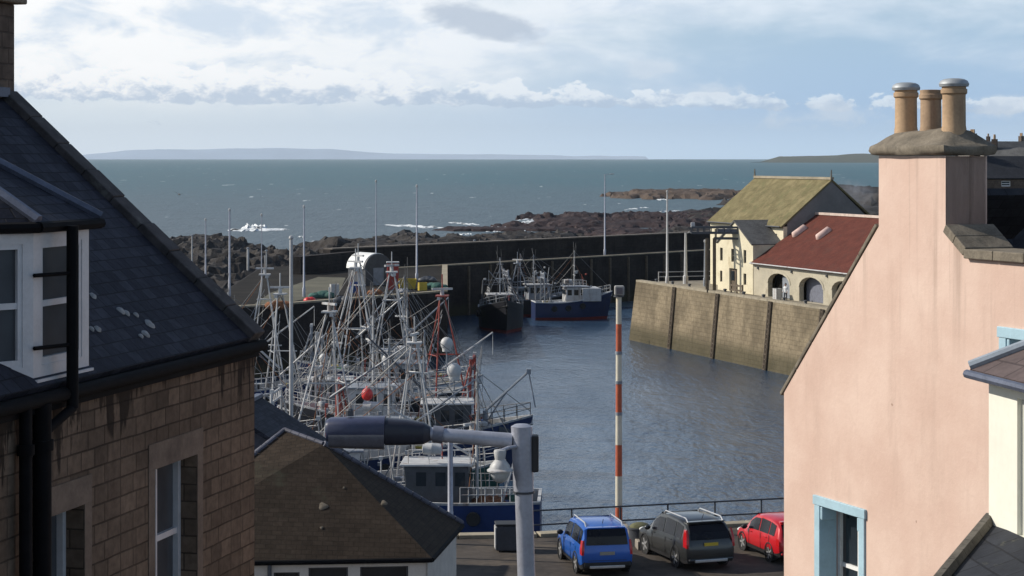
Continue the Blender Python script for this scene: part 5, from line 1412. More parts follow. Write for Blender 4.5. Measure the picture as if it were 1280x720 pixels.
        if rails:
            m = MB(); m.path([(-.40*Lc, s*hw*.70, H*.96), (-.36*Lc, s*hw*.70, H+.055), (.02*Lc, s*hw*.70, H+.055), (.05*Lc, s*hw*.70, H*.96)], .026, n=8); m.build('roof_rail', rim_m, th, smooth=40)
        wr = .345 if kind != 'hatch' else .31
        for fx in (.30, -.29):
            wx = fx*Lc; wy = s*(hw-.12)
            t_ = MB(); t_.lathe([(wr*.68, -.11), (wr*.93, -.115), (wr, -.08), (wr, .08), (wr*.93, .115), (wr*.68, .11)], (0,0,0), 22, axis='Y'); wo = t_.build('wheel', rubber, th, smooth=40); wo.location = (wx, wy, wr)
            rm_ = MB(); rm_.lathe([(wr*.68, -.09), (wr*.66, s*.085)], (0,0,0), 22, axis='Y')
            for a_ in range(5):
                an = a_*2*math.pi/5; rm_.box((math.cos(an)*wr*.35, s*.105, math.sin(an)*wr*.35), (wr*.62, .03, wr*.2), ry=-an)
            rm_.lathe([(wr*.16, s*.09), (wr*.14, s*.12)], (0,0,0), 10, axis='Y')
            rm_.build('rim', rim_m, wo)
            ar = MB(); ar.lathe([(wr*1.03, s*.012), (wr*1.16, s*.012), (wr*1.17, -s*.03)], (wx, s*(hw+.002), wr+.02), 22, axis='Y', caps=False); ar.build('wheel_arch', plastic, th)
    m = MB(); zz = belt-.22 if kind != 'estate' else belt-.10; m.bx(-Lc*.5-.035, -Lc*.5+.01, -.26, .26, zz-.055, zz+.055); m.build('number_plate', plate, th)
    m = MB(); m.bx(-Lc*.5-.045, -Lc*.5+.02, -.62, .62, .30, .40); m.build('bumper_valance', rim_m if kind != 'hatch' else plastic, th, bevel=.02)
    m = MB(); m.tube((S[1][0]*Lc-.05, .02, belt+.07), (S[2][0]*Lc-.06, .34, belt+.16), .012, n=5); m.build('rear_wiper', plastic, th)
    m = MB(); m.bx(-Lc*.5-.012, -Lc*.5+.02, -hw*.72, hw*.72, .565, .578); m.build('tailgate_seam', plastic, th)
    for s in (-1, 1):
        for fx in (.155, -.10, -.285): m = MB(); m.box((fx*Lc, s*(hw-.004), .62), (.014, .012, .62)); m.build('door_seam', plastic, th)
    m = MB(); m.tube((-.33*Lc, 0, H*.985), (-.36*Lc, 0, H+.16), .012); m.build('aerial', plastic, th)
    return th
# blue: rear-left wheel ground contact near (720,716), front-left (703,700)
def place_car(rl_px, fl_px, W, Lc):
    a = onz(*rl_px, QZ); b_ = onz(*fl_px, QZ); d = (b_-a); d.z = 0; d.normalize()
    right = Vector((d.y, -d.x, 0))
    c = a+d*(.29*Lc)+right*(W/2-.05)
    return (c.x, c.y, QZ+.004), math.atan2(d.y, d.x)
loc, rz = place_car((721, 716), (703.5, 700), 1.84, 4.35)
car(loc, rz, 'blue compact sport utility car with silver roof rails parked nearest the lamp post', paint_blue, 4.35, 1.86, 1.72, 'suv', plate_w)
loc, rz = place_car((846, 709), (815, 695), 1.86, 4.55)
car(loc, rz, 'dark grey estate car with yellow rear plate parked between the blue and red cars', paint_grey, 4.55, 1.92, 1.70, 'estate', plate_y)
loc, rz = place_car((963, 702), (931, 688), 1.72, 3.9)
rc = car(loc, rz, 'small red hatchback partly hidden by the corner of the pink wall', paint_red, 3.9, 1.75, 1.52, 'hatch', plate_y, rails=False)

# ---------------------------------------------------------------- boats
def boat(label, x, y, yaw, L, B, hull, boot=boot_r, s0=1.9, s1=3.2, house=None, gear=(), group=None, name='fishing_boat', seed=0, strake=gear_w):
    rnd = random.Random(seed)
    th = thing(name, label, 'fishing boat', (x, y, 0), yaw, group)
    N = 17
    def hb(f):
        if f < .5: return B/2*(.84+.16*math.sin(f/.5*math.pi/2))
        return B/2*max(.02, 1-((f-.5)/.5)**2.3)
    def sz(f): return s0+(s1-s0)*max(0, (f-.25)/.75)**1.8+.12*(1-f)**2
    out = []; topl = []; inn = []
    for i in range(N):
        f = i/(N-1); h = hb(f); z1 = sz(f); rake = f**5*1.3
        X = lambda z: -L/2+f*L*.93+rake*max(0, min(1, (z+.3)/(z1+.3)))*L*.055
        low = h*(1-.55*max(0, (f-.55)/.45)**1.2)
        pr = [(low*.35, -.7), (low*.86, -.35), (low*.95, .28), (low*.965, .38), (h*.99*.5+low*.5, .38+(z1-.38)*.45), (h, z1-.18), (h*1.015, z1)]
        rg = [Vector((X(z), w, z)) for w, z in pr]
        rg = [Vector((p.x, -p.y, p.z)) for p in rg[::-1]]+rg
        out.append(rg); topl.append((X(z1), h*1.015, z1)); inn.append((X(z1), h*.90, z1))
    m = MB()
    m.loft(out)
    n = len(out[0])
    m.add(out[0], [tuple(range(n))])
    for k, f in enumerate(m.f):
        zc = sum(m.v[i].z for i in f)/len(f)
        m.m[k] = 1 if zc < .36 else 0
    hl = m.build('hull', [hull, boot], th, smooth=35)
    # rubbing strake / rail cap
    m = MB()
    for s in (-1, 1):
        m.loft([[Vector((a, s*b_, z+.002)), Vector((a, s*(b_+.03), z+.09)), Vector((a-.02, s*max(b_-.16, 0), z+.09)), Vector((a-.02, s*max(b_-.14, 0), z-.6))] for a, b_, z in topl])
    a, b_, z = topl[0]; m.bx(a-.02, a+.16, -b_, b_, z, z+.095)
    m.build('bulwark_rail', strake, th)
    m = MB()
    for s in (-1, 1):
        m.loft([[Vector((p.x, s*abs(p.y)+s*.012, p.z)) for p in (r[8+4].lerp(r[8+5], .75), )]+[Vector((r[8+4].lerp(r[8+5], .98).x, s*abs(r[8+4].lerp(r[8+5], .98).y)+s*.016, r[8+4].lerp(r[8+5], .98).z))] for r in out])
    m.build('sheer_stripe', strake if hull is not hwhite else hblue, hl)
    m = MB(); m.loft([[Vector((a, -b_*.97, z-.62)), Vector((a, 0, z-.55)), Vector((a, b_*.97, z-.62))] for a, b_, z in topl]); m.build('deck', deck_m, th)
    dk = lambda xx: sz((xx+L/2)/L)-.6
    def part(nm, mb_, mt, par=None, sm=None, bev=0): return mb_.build(nm, mt, par or th, smooth=sm, bevel=bev)
    if house:
        hx, hl_, hw_, hh, hm = house; zd = dk(hx)
        q = MB(); r0 = .25
        v = [(hx-hl_/2, -hw_/2, zd), (hx+hl_/2, -hw_/2, zd), (hx+hl_/2, hw_/2, zd), (hx-hl_/2, hw_/2, zd), (hx-hl_/2+.1, -hw_/2*.93, zd+hh), (hx+hl_/2+r0, -hw_/2*.93, zd+hh), (hx+hl_/2+r0, hw_/2*.93, zd+hh), (hx-hl_/2+.1, hw_/2*.93, zd+hh)]
        q.add(v, [(0,3,2,1),(4,5,6,7),(0,1,5,4),(1,2,6,5),(2,3,7,6),(3,0,4,7)])
        w = part('wheelhouse', q, hm, bev=.05)
        q = MB(); q.bx(hx-hl_/2-.15, hx+hl_/2+r0+.2, -hw_/2-.05, hw_/2+.05, zd+hh+.003, zd+hh+.12); part('roof', q, gear_w if hm is not gear_w else gear_g, w, bev=.03)
        for s in (-1, 1):
            k = max(2, int(hl_/.9))
            for i in range(k):
                x0 = hx-hl_/2+.25+i*(hl_-.2)/k; yy = s*hw_/2*.955
                q = MB(); q.box((x0+.3, yy, zd+hh*.72), (.55, .05, hh*.3)); part('window', q, glass_d, w)
        for i in range(3):
            yy = (i-1)*hw_*.29
            q = MB(); q.box((hx+hl_/2+r0*.74, yy, zd+hh*.74), (.06, hw_*.24, hh*.3), ry=math.atan2(r0, hh)); part('window', q, glass_d, w)
            q = MB(); q.box((hx-hl_/2+.06, yy, zd+hh*.72), (.06, hw_*.2, hh*.26)); part('window', q, glass_d, w)
        zt = zd+hh+.12
        for s in (-1, 1):
            q = MB()
            for h_ in (.4, .75): q.tube((hx-hl_/2, s*hw_*.42, zt+h_), (hx+hl_/2, s*hw_*.42, zt+h_), .025, n=4)
            for i in range(4): xx = hx-hl_/2+hl_*i/3; q.tube((xx, s*hw_*.42, zt), (xx, s*hw_*.42, zt+.75), .025, n=4)
            part('roof_rail', q, gear_w, w)
    for gi, ge_ in enumerate(gear):
        k = ge_[0]
        if k == 'tripod' or k == 'aframe':
            _, gx, sp, zt, mt = ge_[:5]; lean = ge_[5] if len(ge_) > 5 else 1.2
            zd = dk(gx); q = MB(); r = .068
            if k == 'tripod': feet = [(-lean*1.25, -sp*.6), (lean*1.25, -sp*.6), (-lean*.9, sp*.7), (lean*.9, sp*.7)]
            else: feet = [(-lean*1.1, -sp), (lean*1.1, -sp*.9), (lean*.2, sp)]
            tops = [(.16 if a > 0 else -.16, .16 if b_ > 0 else -.16) for a, b_ in feet]
            for (a, b_), (c_, d_) in zip(feet, tops): q.tube((gx+a, b_, zd), (gx+c_, d_, zt), r*1.15, r*.8)
            for f in ((.42, .80) if k == 'tripod' else (.55,)):
                P_ = [Vector((gx+a+(c_-a)*f, b_+(d_-b_)*f, zd+(zt-zd)*f)) for (a, b_), (c_, d_) in zip(feet, tops)]
                q.tube(P_[0]-(P_[1]-P_[0])*.12, P_[1]+(P_[1]-P_[0])*.12, r*.75)
                q.tube(P_[1], P_[2], r*.55)
            part('mast', q, mt)
            q = MB(); q.bx(gx-.45, gx+.45, -.55, .55, zt, zt+.1); q.tube((gx, 0, zt), (gx, 0, zt+1.6), .05, n=6); part('mast_platform', q, mt)
            q = MB(); q.box((gx, 0, zt+.55), (.18, 1.5, .14), rz=rnd.uniform(0, 3)); q.lathe([(.14, zt+.1), (.14, zt+.45)], (gx, 0, 0), 8); part('radar', q, gear_w)
            for s in (-1, 1): q = MB(); q.box((gx+.2, s*.5, zt-.12), (.22, .26, .2)); part('deck_light', q, gear_w)
            q = MB(); fb = topl[-1]; q.tube((gx, 0, zt), (fb[0]-.2, 0, fb[2]+.3), .022, n=4); q.tube((gx, 0, zt), (-L/2+.4, -B*.35, s0+.4), .022, n=4); q.tube((gx, 0, zt), (-L/2+.4, B*.35, s0+.4), .022, n=4); part('rigging', q, wire_m)
        elif k == 'mast':
            _, gx, zt, mt = ge_[:4]; zd = dk(gx)
            q = MB(); q.tube((gx, 0, zd), (gx, 0, zt), .11, .06, n=8)
            for f in (.55, .72, .88): w_ = 1.1*(1.1-f); q.tube((gx, -w_-.2, zd+(zt-zd)*f), (gx, w_+.2, zd+(zt-zd)*f), .04)
            part('mast', q, mt)
            q = MB(); q.box((gx+.25, 0, zd+(zt-zd)*.62), (.16, 1.3, .13), rz=rnd.uniform(-1, 1)); q.lathe([(.16, zd+(zt-zd)*.62-.3), (.16, zd+(zt-zd)*.62-.06)], (gx+.25, 0, 0), 8); part('radar', q, gear_w)
            for i in range(3):
                q = MB(); q.tube((gx+rnd.uniform(-.3, .3), rnd.uniform(-.5, .5), zd+(zt-zd)*.8), (gx+rnd.uniform(-.3, .3), rnd.uniform(-.5, .5), zt+rnd.uniform(.4, 1.6)), .018, n=4); part('aerial', q, wire_m)
            q = MB(); fb = topl[-1]; q.tube((gx, 0, zt-.1), (fb[0]-.2, 0, fb[2]+.3), .022, n=4); q.tube((gx, 0, zt-.1), (-L/2+.4, 0, s0+1), .022, n=4)
            for s in (-1, 1): q.tube((gx, 0, zt-.3), (gx-.4, s*hb(.5)*.95, dk(gx)+.6), .02, n=4)
            part('rigging', q, wire_m)
        elif k == 'gantry':
            _, gx, zt, mt = ge_[:4]; zd = dk(gx); w_ = hb((gx+L/2)/L)*.88
            q = MB()
            for s in (-1, 1):
                q.tube((gx, s*w_, zd), (gx, s*w_*.86, zt), .10); q.tube((gx+1.1, s*w_, zd), (gx+.1, s*w_*.88, zt-.5), .07)
            for dz_ in (0, -.55): q.tube((gx, -w_*.88, zt+dz_), (gx, w_*.88, zt+dz_), .09)
            for i in range(5): yy = -w_*.8+w_*1.6*i/4; q.tube((gx, yy, zt-.55), (gx, yy+w_*.2, zt), .045)
            part('gantry', q, mt)
            for s in (-1, 1):
                q = MB(); q.lathe([(.2, -.06), (.2, .06)], (gx, s*w_*.5, zt-.8), 10, axis='X'); part('towing_block', q, gear_k)
                q = MB(); q.box((gx, s*w_*.75, zt+.16), (.24, .3, .2)); part('deck_light', q, gear_w)
        elif k == 'boom':
            _, p0, p1, mt = ge_[:4]; q = MB(); q.tube(p0, p1, .085, .055, n=6); q.tube(Vector(p1), Vector((p1[0], p1[1], p1[2]-1.6)), .018, n=4); part('derrick_boom', q, mt)
        elif k == 'crane':
            _, gx, gy, mt, L1, L2c, a1 = ge_; zd = dk(gx)
            p0 = Vector((gx, gy, zd)); p1 = p0+Vector((0, 0, 1.7)); p2 = p1+Vector((math.cos(a1)*L1, 0, math.sin(a1)*L1)); p3 = p2+Vector((.45, 0, -L2c))
            q = MB(); q.tube(p0, p1, .17, n=8); q.tube(p1, p2, .10, .08); q.tube(p1+Vector((.3, 0, -.4)), p1.lerp(p2, .5), .06); q.tube(p2, p3, .05); q.box(p2, (.3, .3, .34)); part('deck_crane', q, mt)
        elif k == 'drum':
            _, gx, zz, mt = ge_; zd = dk(gx)
            q = MB()
            for s in (-1, 1): q.lathe([(.75, s*1.0-.03), (.75, s*1.0+.03)], (gx, 0, zd+.9), 16, axis='Y')
            q.lathe([(.2, -1.0), (.2, 1.0)], (gx, 0, zd+.9), 10, axis='Y')
            for s in (-1, 1): q.tube((gx-.5, s*1.1, zd), (gx, s*1.1, zd+.9), .07); q.tube((gx+.5, s*1.1, zd), (gx, s*1.1, zd+.9), .07)
            dr = part('net_drum', q, gear_g, sm=40)
            q = MB(); q.lathe([(.45, -.95), (.6, -.5), (.55, 0), (.62, .5), (.45, .95)], (gx, 0, zd+.9), 14, axis='Y'); part('net', q, mt, dr, sm=60)
        elif k == 'dome':
            _, gx, gy, zz, r = ge_
            q = MB(); q.sphere((gx, gy, zz), r, (1, 1, 1.08), 14, 10); q.lathe([(r*.7, zz-r*1.25), (r*.75, zz-r*.6)], (gx, gy, 0), 12); dm_ = part('satellite_dome', q, gear_w, sm=50)
            q = MB(); q.tube((gx, gy, zz-r*1.2), (gx, gy, zz-r*1.2-1.2), .06); part('dome_stalk', q, gear_g, dm_)
        elif k == 'rail':
            _, f0, f1, mt = ge_[:4]
            q = MB()
            for s in (-1, 1):
                pr = None
                for i in range(9):
                    f = f0+(f1-f0)*i/8; ii = min(N-2, int(f*(N-1))); fr = f*(N-1)-ii
                    a = Vector(topl[ii]).lerp(Vector(topl[ii+1]), fr); p_ = Vector((a.x, s*max(a.y-.08, 0), a.z+.08))
                    q.tube(p_, p_+Vector((0, 0, .85)), .028, n=5)
                    if pr:
                        for h_ in (.45, .85): q.tube(pr+Vector((0, 0, h_)), p_+Vector((0, 0, h_)), .024, n=5)
                    pr = p_
            part('deck_rail', q, mt)
        elif k == 'nets':
            _, gx, mt, r = ge_; zd = dk(gx); q = MB()
            for i in range(7): q.sphere((gx+rnd.uniform(-.8, .8), rnd.uniform(-1.1, 1.1), zd+.2), rnd.uniform(.4, .75)*r, (1.2, 1.1, .7), 10, 7)
            for v in q.v: v += Vector((noise.noise(v*3), noise.noise(v*3+Vector((5, 0, 0))), noise.noise(v*3+Vector((0, 7, 0)))))*.14
            part('net_pile', q, mt, sm=70)
        elif k == 'shelter':
            _, x0, x1, hgt, mt = ge_; q = MB(); ii = 0
            z0 = dk(x0)+.6
            for s in (-1, 1): q.bx(x0, x1, s*hb((x0+L/2)/L)*.96-.05, s*hb((x0+L/2)/L)*.96+.05, z0-.1, z0+hgt)
            q.bx(x0, x1, -hb((x0+L/2)/L)*.9, hb((x0+L/2)/L)*.9, z0+hgt-.1, z0+hgt); part('shelter_deck', q, mt, bev=.04)
        elif k == 'tarp':
            _, gx, l_, mt = ge_; zd = dk(gx); rr = []
            for i in range(7):
                xx = gx-l_/2+l_*i/6; rr.append([Vector((xx, math.cos(a)*B*.3, zd+.1+math.sin(a)*(.9+.15*math.sin(i*2.1)))) for a in [math.pi*j/8 for j in range(9)]])
            q = MB(); q.loft(rr, caps=True); part('tarpaulin', q, mt, sm=60)
        elif k == 'raft':
            _, gx, gy, zz = ge_; q = MB(); q.lathe([(.05, -.55), (.3, -.5), (.32, -.05), (.34, 0), (.32, .05), (.3, .5), (.05, .55)], (gx, gy, zz), 12, axis='X'); part('liferaft_canister', q, gear_w, sm=50)
        elif k == 'winch':
            _, gx = ge_; zd = dk(gx); q = MB()
            for s in (-1, 1): q.lathe([(.42, s*.7-.25), (.42, s*.7-.2), (.22, s*.7-.19), (.22, s*.7+.19), (.42, s*.7+.2), (.42, s*.7+.25)], (gx, 0, zd+.5), 12, axis='Y')
            q.bx(gx-.4, gx+.4, -.4, .4, zd, zd+.8); part('winch', q, gear_g, sm=30)
    cm = [gear_w, gear_g, rust, gear_k, net_o, tarp, yellow, gear_w, gear_k, net_g]
    for i in range(int(L*1.9)):
        xx = rnd.uniform(-L*.46, L*.36); f = (xx+L/2)/L; yy = rnd.uniform(-.8, .8)*hb(f); zd = dk(xx); mt = rnd.choice(cm); kind = rnd.random()
        if kind < .4:
            q = MB(); w_ = rnd.uniform(.3, .6); h_ = rnd.uniform(.3, .8); q.box((xx, yy, zd+h_/2), (w_*1.4, w_, h_), rnd.uniform(0, 3)); q.box((xx, yy, zd+h_+.03), (w_*1.5, w_*1.08, .06), rnd.uniform(0, .1)); part('gear_bin', q, mt)
        elif kind < .65:
            h_ = rnd.uniform(.8, 4.6); q = MB(); q.tube((xx, yy, zd), (xx+rnd.uniform(-.8, .8), yy, zd+h_), .045); q.box((xx, yy, zd+h_), (.2, .25, .2)); part('deck_post', q, rnd.choice([gear_w, gear_w, gear_g, rust]))
        elif kind < .8:
            q = MB(); q.lathe([(.14, zd), (.14, zd+.7), (.26, zd+.8), (.28, zd+1.0), (.1, zd+1.12), (0, zd+1.13)], (xx, yy, 0), 10); part('ventilator', q, gear_w, sm=40)
        else:
            q = MB(); r_ = rnd.uniform(.3, .55); q.sphere((xx, yy, zd+r_*.5), r_, (1.3, 1.1, .8), 9, 6)
            for v in q.v: v += Vector((noise.noise(v*4), noise.noise(v*4+Vector((5, 0, 0))), noise.noise(v*4+Vector((0, 7, 0)))))*.12
            part('net_pile', q, rnd.choice([net_o, net_g, orange, net_o]), sm=70)
    hi = [g_ for g_ in gear if g_[0] in ('tripod', 'aframe', 'mast')]
    for g_ in hi:
        zt_ = g_[3] if g_[0] != 'mast' else g_[2]
        for i in range(4):
            xe = rnd.uniform(-L*.46, L*.42); ye = rnd.choice([-1, 1])*hb((xe+L/2)/L)*.92; a = Vector((g_[1], 0, zt_*rnd.uniform(.8, 1))); b_ = Vector((xe, ye, dk(xe)+rnd.uniform(.4, 2)))
            mid_ = (a+b_)/2+Vector((0, 0, -.25)); MB().path([a, a.lerp(mid_, .5)+Vector((0,0,-.06)), mid_, b_], .02, n=4).build('rope', rnd.choice([wire_m, gear_g, net_o]), th)
    # tyre fenders along the side facing the camera
    for i in range(3):
        f = .25+i*.2; a = topl[int(f*(N-1))]
        for s in ((-1,) if math.cos(yaw) > 0 else (1,)):
            q = MB(); q.lathe([(.22, -.08), (.36, -.1), (.4, 0), (.36, .1), (.22, .08)], (a[0], s*(a[1]+.12), a[2]-.75), 14, axis='Y'); q.build('tyre_fender', rubber, th, smooth=50)
    return th

def px(u, d): return (u-640)/F*d
GB = 'fishing boats rafted together in the crowded corner of the harbour'
def raft(label, d, ur, L, B, yaw, bow_right, hull, **k):
    xr = px(ur, d); cx = xr-L/2*math.cos(R(yaw))
    return boat(label, cx, d, R(yaw) if bow_right else R(180+yaw), L, B, hull, group=GB, **k)
S_ = 1
raft('blue hulled fishing boat with red waterline nearest the quay, behind the brown hipped roof', 115.5, 676, 15.5, 5.4, -2, False, hblue, s0=2.3, s1=3.4, seed=1,
     house=(-2.2, 3.4, 3.2, 2.5, gear_k), gear=[('mast', -4.2, 9.3, gear_w), ('gantry', -6.6, 5.6, gear_g), ('tarp', 3.4, 3.4, tarp), ('dome', 6.2, -.5, 4.3, .42), ('rail', .05, .3, gear_w), ('nets', .8, net_g, 1.0), ('winch', 1.8), ('boom', (-4.2, 0, 4.5), (.6, .8, 7.4), gear_w), ('raft', -1.8, 1.2, 5.2), ('nets', -5.2, net_o, .9)])
raft('green hulled boat with white rails lying next to the blue hulled boat', 123, 632, 14, 5.2, 3, True, hgreen, s0=2.0, s1=3.2, seed=2,
     house=(-3.2, 2.8, 2.9, 2.5, gear_w), gear=[('tripod', 1.6, 1.9, 10.2, gear_w), ('rail', .55, .98, gear_w), ('boom', (1.6, 0, 5.5), (5.6, -.5, 8.4), gear_g), ('drum', -5.6, 0, net_g), ('nets', 3.2, net_o, 1.0), ('dome', -2.8, .7, 5.2, .3), ('gantry', -6.2, 5.4, gear_w)])
raft('navy boat with a white wheelhouse and white rails in the middle of the raft', 131.5, 606, 14.5, 5.4, -3, True, navy, s0=2.2, s1=3.6, seed=3,
     house=(.4, 3.8, 3.4, 2.7, gear_w), gear=[('aframe', -2.6, 2.2, 11.4, gear_w, 2.2), ('rail', .5, .98, gear_w), ('rail', .05, .4, gear_w), ('mast', 1.2, 9.8, gear_w), ('gantry', -6.0, 6.4, gear_w), ('drum', -4.6, 0, net_o), ('winch', 3.8), ('boom', (-2.6, 0, 6), (2.4, -1.5, 9.4), gear_g), ('raft', .2, -1.2, 5.6)])
raft('navy crane boat with two white domes at the right end of the raft', 140, 666, 15, 5.6, 2, True, navy, s0=2.3, s1=3.8, seed=4,
     house=(1.6, 3.0, 3.2, 2.6, gear_k), gear=[('crane', 4.3, -.6, gear_g, 3.9, 2.4, R(42)), ('dome', 2.2, -.6, 6.9, .50), ('dome', 1.7, .8, 8.6, .42), ('rail', .6, .99, gear_k), ('mast', .2, 9.6, gear_g), ('nets', -1.8, net_o, 1.1), ('gantry', -5.6, 6.2, rust), ('boom', (.2, 0, 5.5), (-3.8, 1, 9.2), gear_k), ('winch', -3.4), ('rail', .1, .4, gear_g)])
raft('dark hulled trawler with a red gantry and red mast among the white rigged boats', 150, 610, 15, 5.4, -4, False, hblack, s0=2.3, s1=3.6, seed=5,
     house=(.6, 3.2, 3.3, 2.7, gear_w), gear=[('aframe', -4.2, 1.7, 11.2, rust, 1.8), ('gantry', -6.4, 6.8, rust), ('mast', .8, 11.8, gear_w), ('nets', -3.0, net_o, 1.2), ('drum', -5.2, 0, net_o), ('rail', .55, .98, gear_w), ('boom', (-4.2, 0, 6), (-7.8, -.6, 8.6), gear_w), ('dome', -.1, -.8, 6.6, .36), ('nets', 2.6, net_o, 1.0)])
raft('black hulled boat with a tall white tripod mast behind the red trawler', 159, 585, 14.5, 5.2, 4, True, hblack, s0=2.2, s1=3.6, seed=6,
     house=(-3.4, 3.0, 3.0, 2.6, gear_g), gear=[('tripod', 1.4, 2.2, 12.4, gear_w, 1.9), ('rail', .5, .98, gear_w), ('gantry', -6.2, 6.5, gear_w), ('boom', (1.4, 0, 6.5), (5.8, 1.2, 10.4), gear_g), ('mast', -3.0, 10.4, gear_g), ('nets', 4.0, net_o, .9), ('dome', -3.8, .6, 5.8, .36), ('winch', -.6)])
raft('pale hulled boat with white gantry frames well back in the raft', 169, 602, 14.5, 5.2, -2, True, hwhite, s0=2.1, s1=3.5, seed=7, boot=boot_r,
     house=(1.0, 3.2, 3.1, 2.7, gear_w), gear=[('aframe', -3.0, 2.3, 12.2, gear_w, 2.4), ('gantry', -6.0, 6.9, gear_w), ('mast', 1.2, 10.6, gear_w), ('rail', .55, .98, gear_w), ('drum', -4.7, 0, net_g), ('boom', (-3, 0, 6.5), (1.0, -1.8, 10.0), gear_w), ('raft', .6, 1.2, 5.5)])
raft('dark blue boat with a tall masthead lamp furthest back in the raft', 179.5, 588, 15, 5.4, 3, False, navy, s0=2.3, s1=3.7, seed=8,
     house=(-1.6, 3.2, 3.2, 2.7, gear_w), gear=[('tripod', 2.2, 2.0, 12.2, gear_w, 1.6), ('mast', -1.8, 11.0, gear_g), ('gantry', 6.2, 6.6, gear_g), ('rail', .5, .98, gear_g), ('boom', (2.2, 0, 6), (-1.4, .8, 10.6), gear_g), ('nets', 4.0, net_g, 1)])
# left-hand pair nearer the middle pier
raft('small dark boat with a short white tripod at the left end of the raft', 138, 402, 10.5, 4.4, 6, True, hblack, s0=1.8, s1=2.9, seed=9,
     house=(-1.8, 2.6, 2.7, 2.4, gear_k), gear=[('tripod', -2.0, 1.4, 10.0, gear_w, 1.0), ('rail', .5, .98, gear_w), ('boom', (-2, 0, 4.8), (2.6, .6, 5.6), gear_w), ('nets', 1.6, net_g, .9), ('dome', -1.4, -.5, 5.6, .28)])
raft('grey boat with slanting white derricks left of the tall slim pole', 155, 428, 12.5, 4.8, -5, False, navy, s0=2.0, s1=3.2, seed=10,
     house=(2.2, 2.8, 2.9, 2.5, gear_w), gear=[('aframe', -1.6, 1.9, 11.0, gear_w, 1.6), ('mast', 2.0, 9.4, gear_w), ('boom', (-1.6, 0, 5.5), (3.2, -.8, 9.6), gear_w), ('boom', (-1.6, 0, 5), (-5.2, .5, 8.2), gear_w), ('rail', .5, .98, gear_w), ('gantry', -4.6, 5.6, gear_w), ('nets', .2, net_o, .9)])
raft('blue hulled boat with grey frames at the back left of the raft', 170, 418, 13, 5.0, 2, True, hblue, s0=2.1, s1=3.4, seed=11,
     house=(-2.6, 2.8, 2.9, 2.5, gear_w), gear=[('tripod', .8, 1.8, 11.6, gear_w, 1.5), ('gantry', -5.2, 6.2, gear_g), ('rail', .5, .98, gear_w), ('mast', -2.2, 10.2, gear_w), ('winch', 3.2), ('boom', (.8, 0, 6), (4.8, .6, 9.0), gear_w)])
# boats along the far piers
boat('black hulled trawler seen bow on, moored beside the middle pier', px(627, 256), 256, R(-84), 13, 5.4, hblack, s0=2.5, s1=4.0, seed=12, strake=gear_k, group='boats moored at the far piers',
     house=(-3.0, 3.0, 3.2, 2.2, gear_k), gear=[('mast', -2.0, 8.8, gear_g), ('rail', .5, .98, gear_g), ('gantry', -5.4, 5.8, gear_k), ('nets', 2.6, gear_w, .9), ('nets', .4, gear_w, .8), ('boom', (-2.0, 0, 5.5), (2.4, -1.8, 7.4), gear_g)])
boat('white and blue boat with a white mast, rightmost of the boats at the outer pier', px(716, 273), 273, R(8), 10.5, 4.6, navy, s0=2.2, s1=3.6, seed=13, strake=hwhite, group='boats moored at the far piers',
     house=(.2, 2.8, 3.0, 2.4, gear_w), gear=[('mast', .2, 9.0, gear_w), ('shelter', .9, 3.4, 1.6, gear_w), ('rail', .6, .98, gear_w), ('gantry', -4.0, 6.0, gear_g), ('nets', -2.0, gear_g, .9), ('raft', -.8, -.9, 5.0)])
boat('dark grey boat with a leaning derrick behind the white and blue boat', px(676, 279), 279, R(12), 11.5, 4.8, hblack, s0=2.2, s1=3.4, seed=14, strake=gear_g, group='boats moored at the far piers',
     house=(-.6, 2.8, 2.9, 2.4, gear_g), gear=[('mast', -1.0, 8.2, gear_g), ('aframe', -3.2, 1.7, 7.0, gear_g, 1.6), ('gantry', -4.8, 6.0, gear_g), ('rail', .5, .98, gear_g), ('raft', -.2, -.9, 5.0), ('nets', 2.4, gear_g, .8)])
boat('small dark workboat tied between the trawler and the grey boat', px(655, 285), 285, R(-60), 8, 3.6, navy, s0=1.7, s1=2.7, seed=15, strake=gear_g, group='boats moored at the far piers',
     house=(-1.2, 2.0, 2.2, 2.1, gear_g), gear=[('mast', -1.0, 8.0, gear_g), ('rail', .5, .98, gear_g), ('nets', 1.4, gear_g, .6)])
# loose red buoy on the white rails
p = at(459, 493, 131.5-2.4)
o = MB().sphere((0,0,0), .36, (1,1,1.12), 16, 12).lathe([(.1, .34), (.07, .5), (.0, .52)], n=10).build('mooring_buoy', orange, smooth=60)
o.location = p; tag(o, 'bright red round buoy hanging among the white rigging', 'buoy')

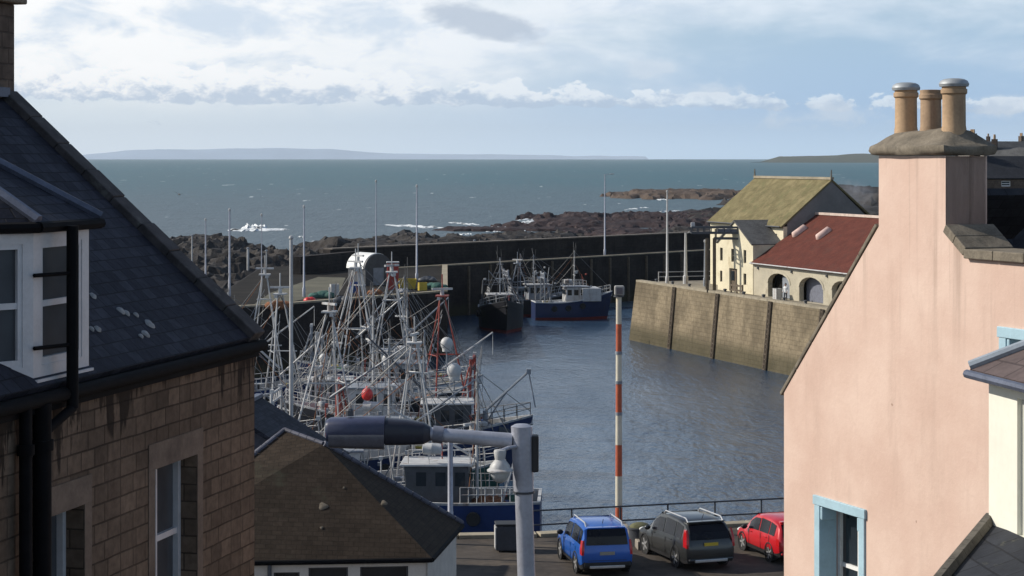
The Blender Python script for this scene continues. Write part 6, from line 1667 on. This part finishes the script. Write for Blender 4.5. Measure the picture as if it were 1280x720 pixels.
# a gull over the sea
p = at(224, 243, 160)
m = MB()
for s in (-1, 1): m.add([(s*.05, -.06, 0), (s*.32, -.05, .13), (s*.66, .03, .05), (s*.34, .09, .12), (s*.05, .1, 0)], [(0,1,3,4),(1,2,3)])
m.sphere((0, 0, 0), .09, (.8, 2.4, .8), 10, 8)
o = m.build('gull', gear_k, fix=False); o.location = p; o.rotation_euler = (R(8), R(12), R(30)); tag(o, 'dark gull gliding over the sea left of the tall poles', 'bird')

# ---------------------------------------------------------------- chimney smoke and sea air
def vol_box(name, lo, hi, dens, col, aniso=0.0, noisy=False):
    m = bpy.data.materials.new(name); m.use_nodes = True; t = NT(m.node_tree); t.n.clear()
    out = t.node('ShaderNodeOutputMaterial'); v = t.node('ShaderNodeVolumePrincipled')
    t.put(v.inputs['Color'], (*col, 1)); v.inputs['Density'].default_value = dens; v.inputs['Anisotropy'].default_value = aniso
    t.l.new(v.outputs[0], out.inputs['Volume'])
    q = MB(); q.bx(lo[0], hi[0], lo[1], hi[1], lo[2], hi[2]); o = q.build(name, m)
    return struct(o, 'stuff')
def smoke():
    m = bpy.data.materials.new('smoke'); m.use_nodes = True; t = NT(m.node_tree); t.n.clear()
    out = t.node('ShaderNodeOutputMaterial'); v = t.node('ShaderNodeVolumePrincipled'); tc = t.node('ShaderNodeTexCoord')
    o = tc.outputs['Object']; x, y, z = t.sep(o)
    # leaning plume: dense near the flue, thinning as it drifts
    q = t.m('SQRT', t.m('ADD', t.m('ADD', t.m('POWER', t.m('MULTIPLY', x, 1/3.4), 2.0), t.m('POWER', t.m('MULTIPLY', y, 1/2.4), 2.0)), t.m('POWER', t.m('MULTIPLY', t.m('ADD', z, t.m('MULTIPLY', x, .25)), 1/2.0), 2.0)))
    n = t.noise(o, .7, 5, .6)
    d = t.m('MULTIPLY', t.smooth(q, .15, 1.0, 1, 0), t.smooth(n, .38, .68))
    t.put(v.inputs['Density'], t.m('MULTIPLY', d, .55)); v.inputs['Color'].default_value = (.55, .58, .64, 1)
    t.l.new(v.outputs[0], out.inputs['Volume'])
    b = MB().sphere((0, 0, 0), 1, (3.8, 2.6, 2.6), 20, 12); ob = b.build('smoke', m); ob.location = at(1066, 242, 226); struct(ob, 'stuff')
smoke()
import os
if not os.environ.get('NOHAZE'):
    vol_box('haze', (-29900, -2900, -4), (29900, 26900, 420), 2.7e-5, (.78,.90,1.0))
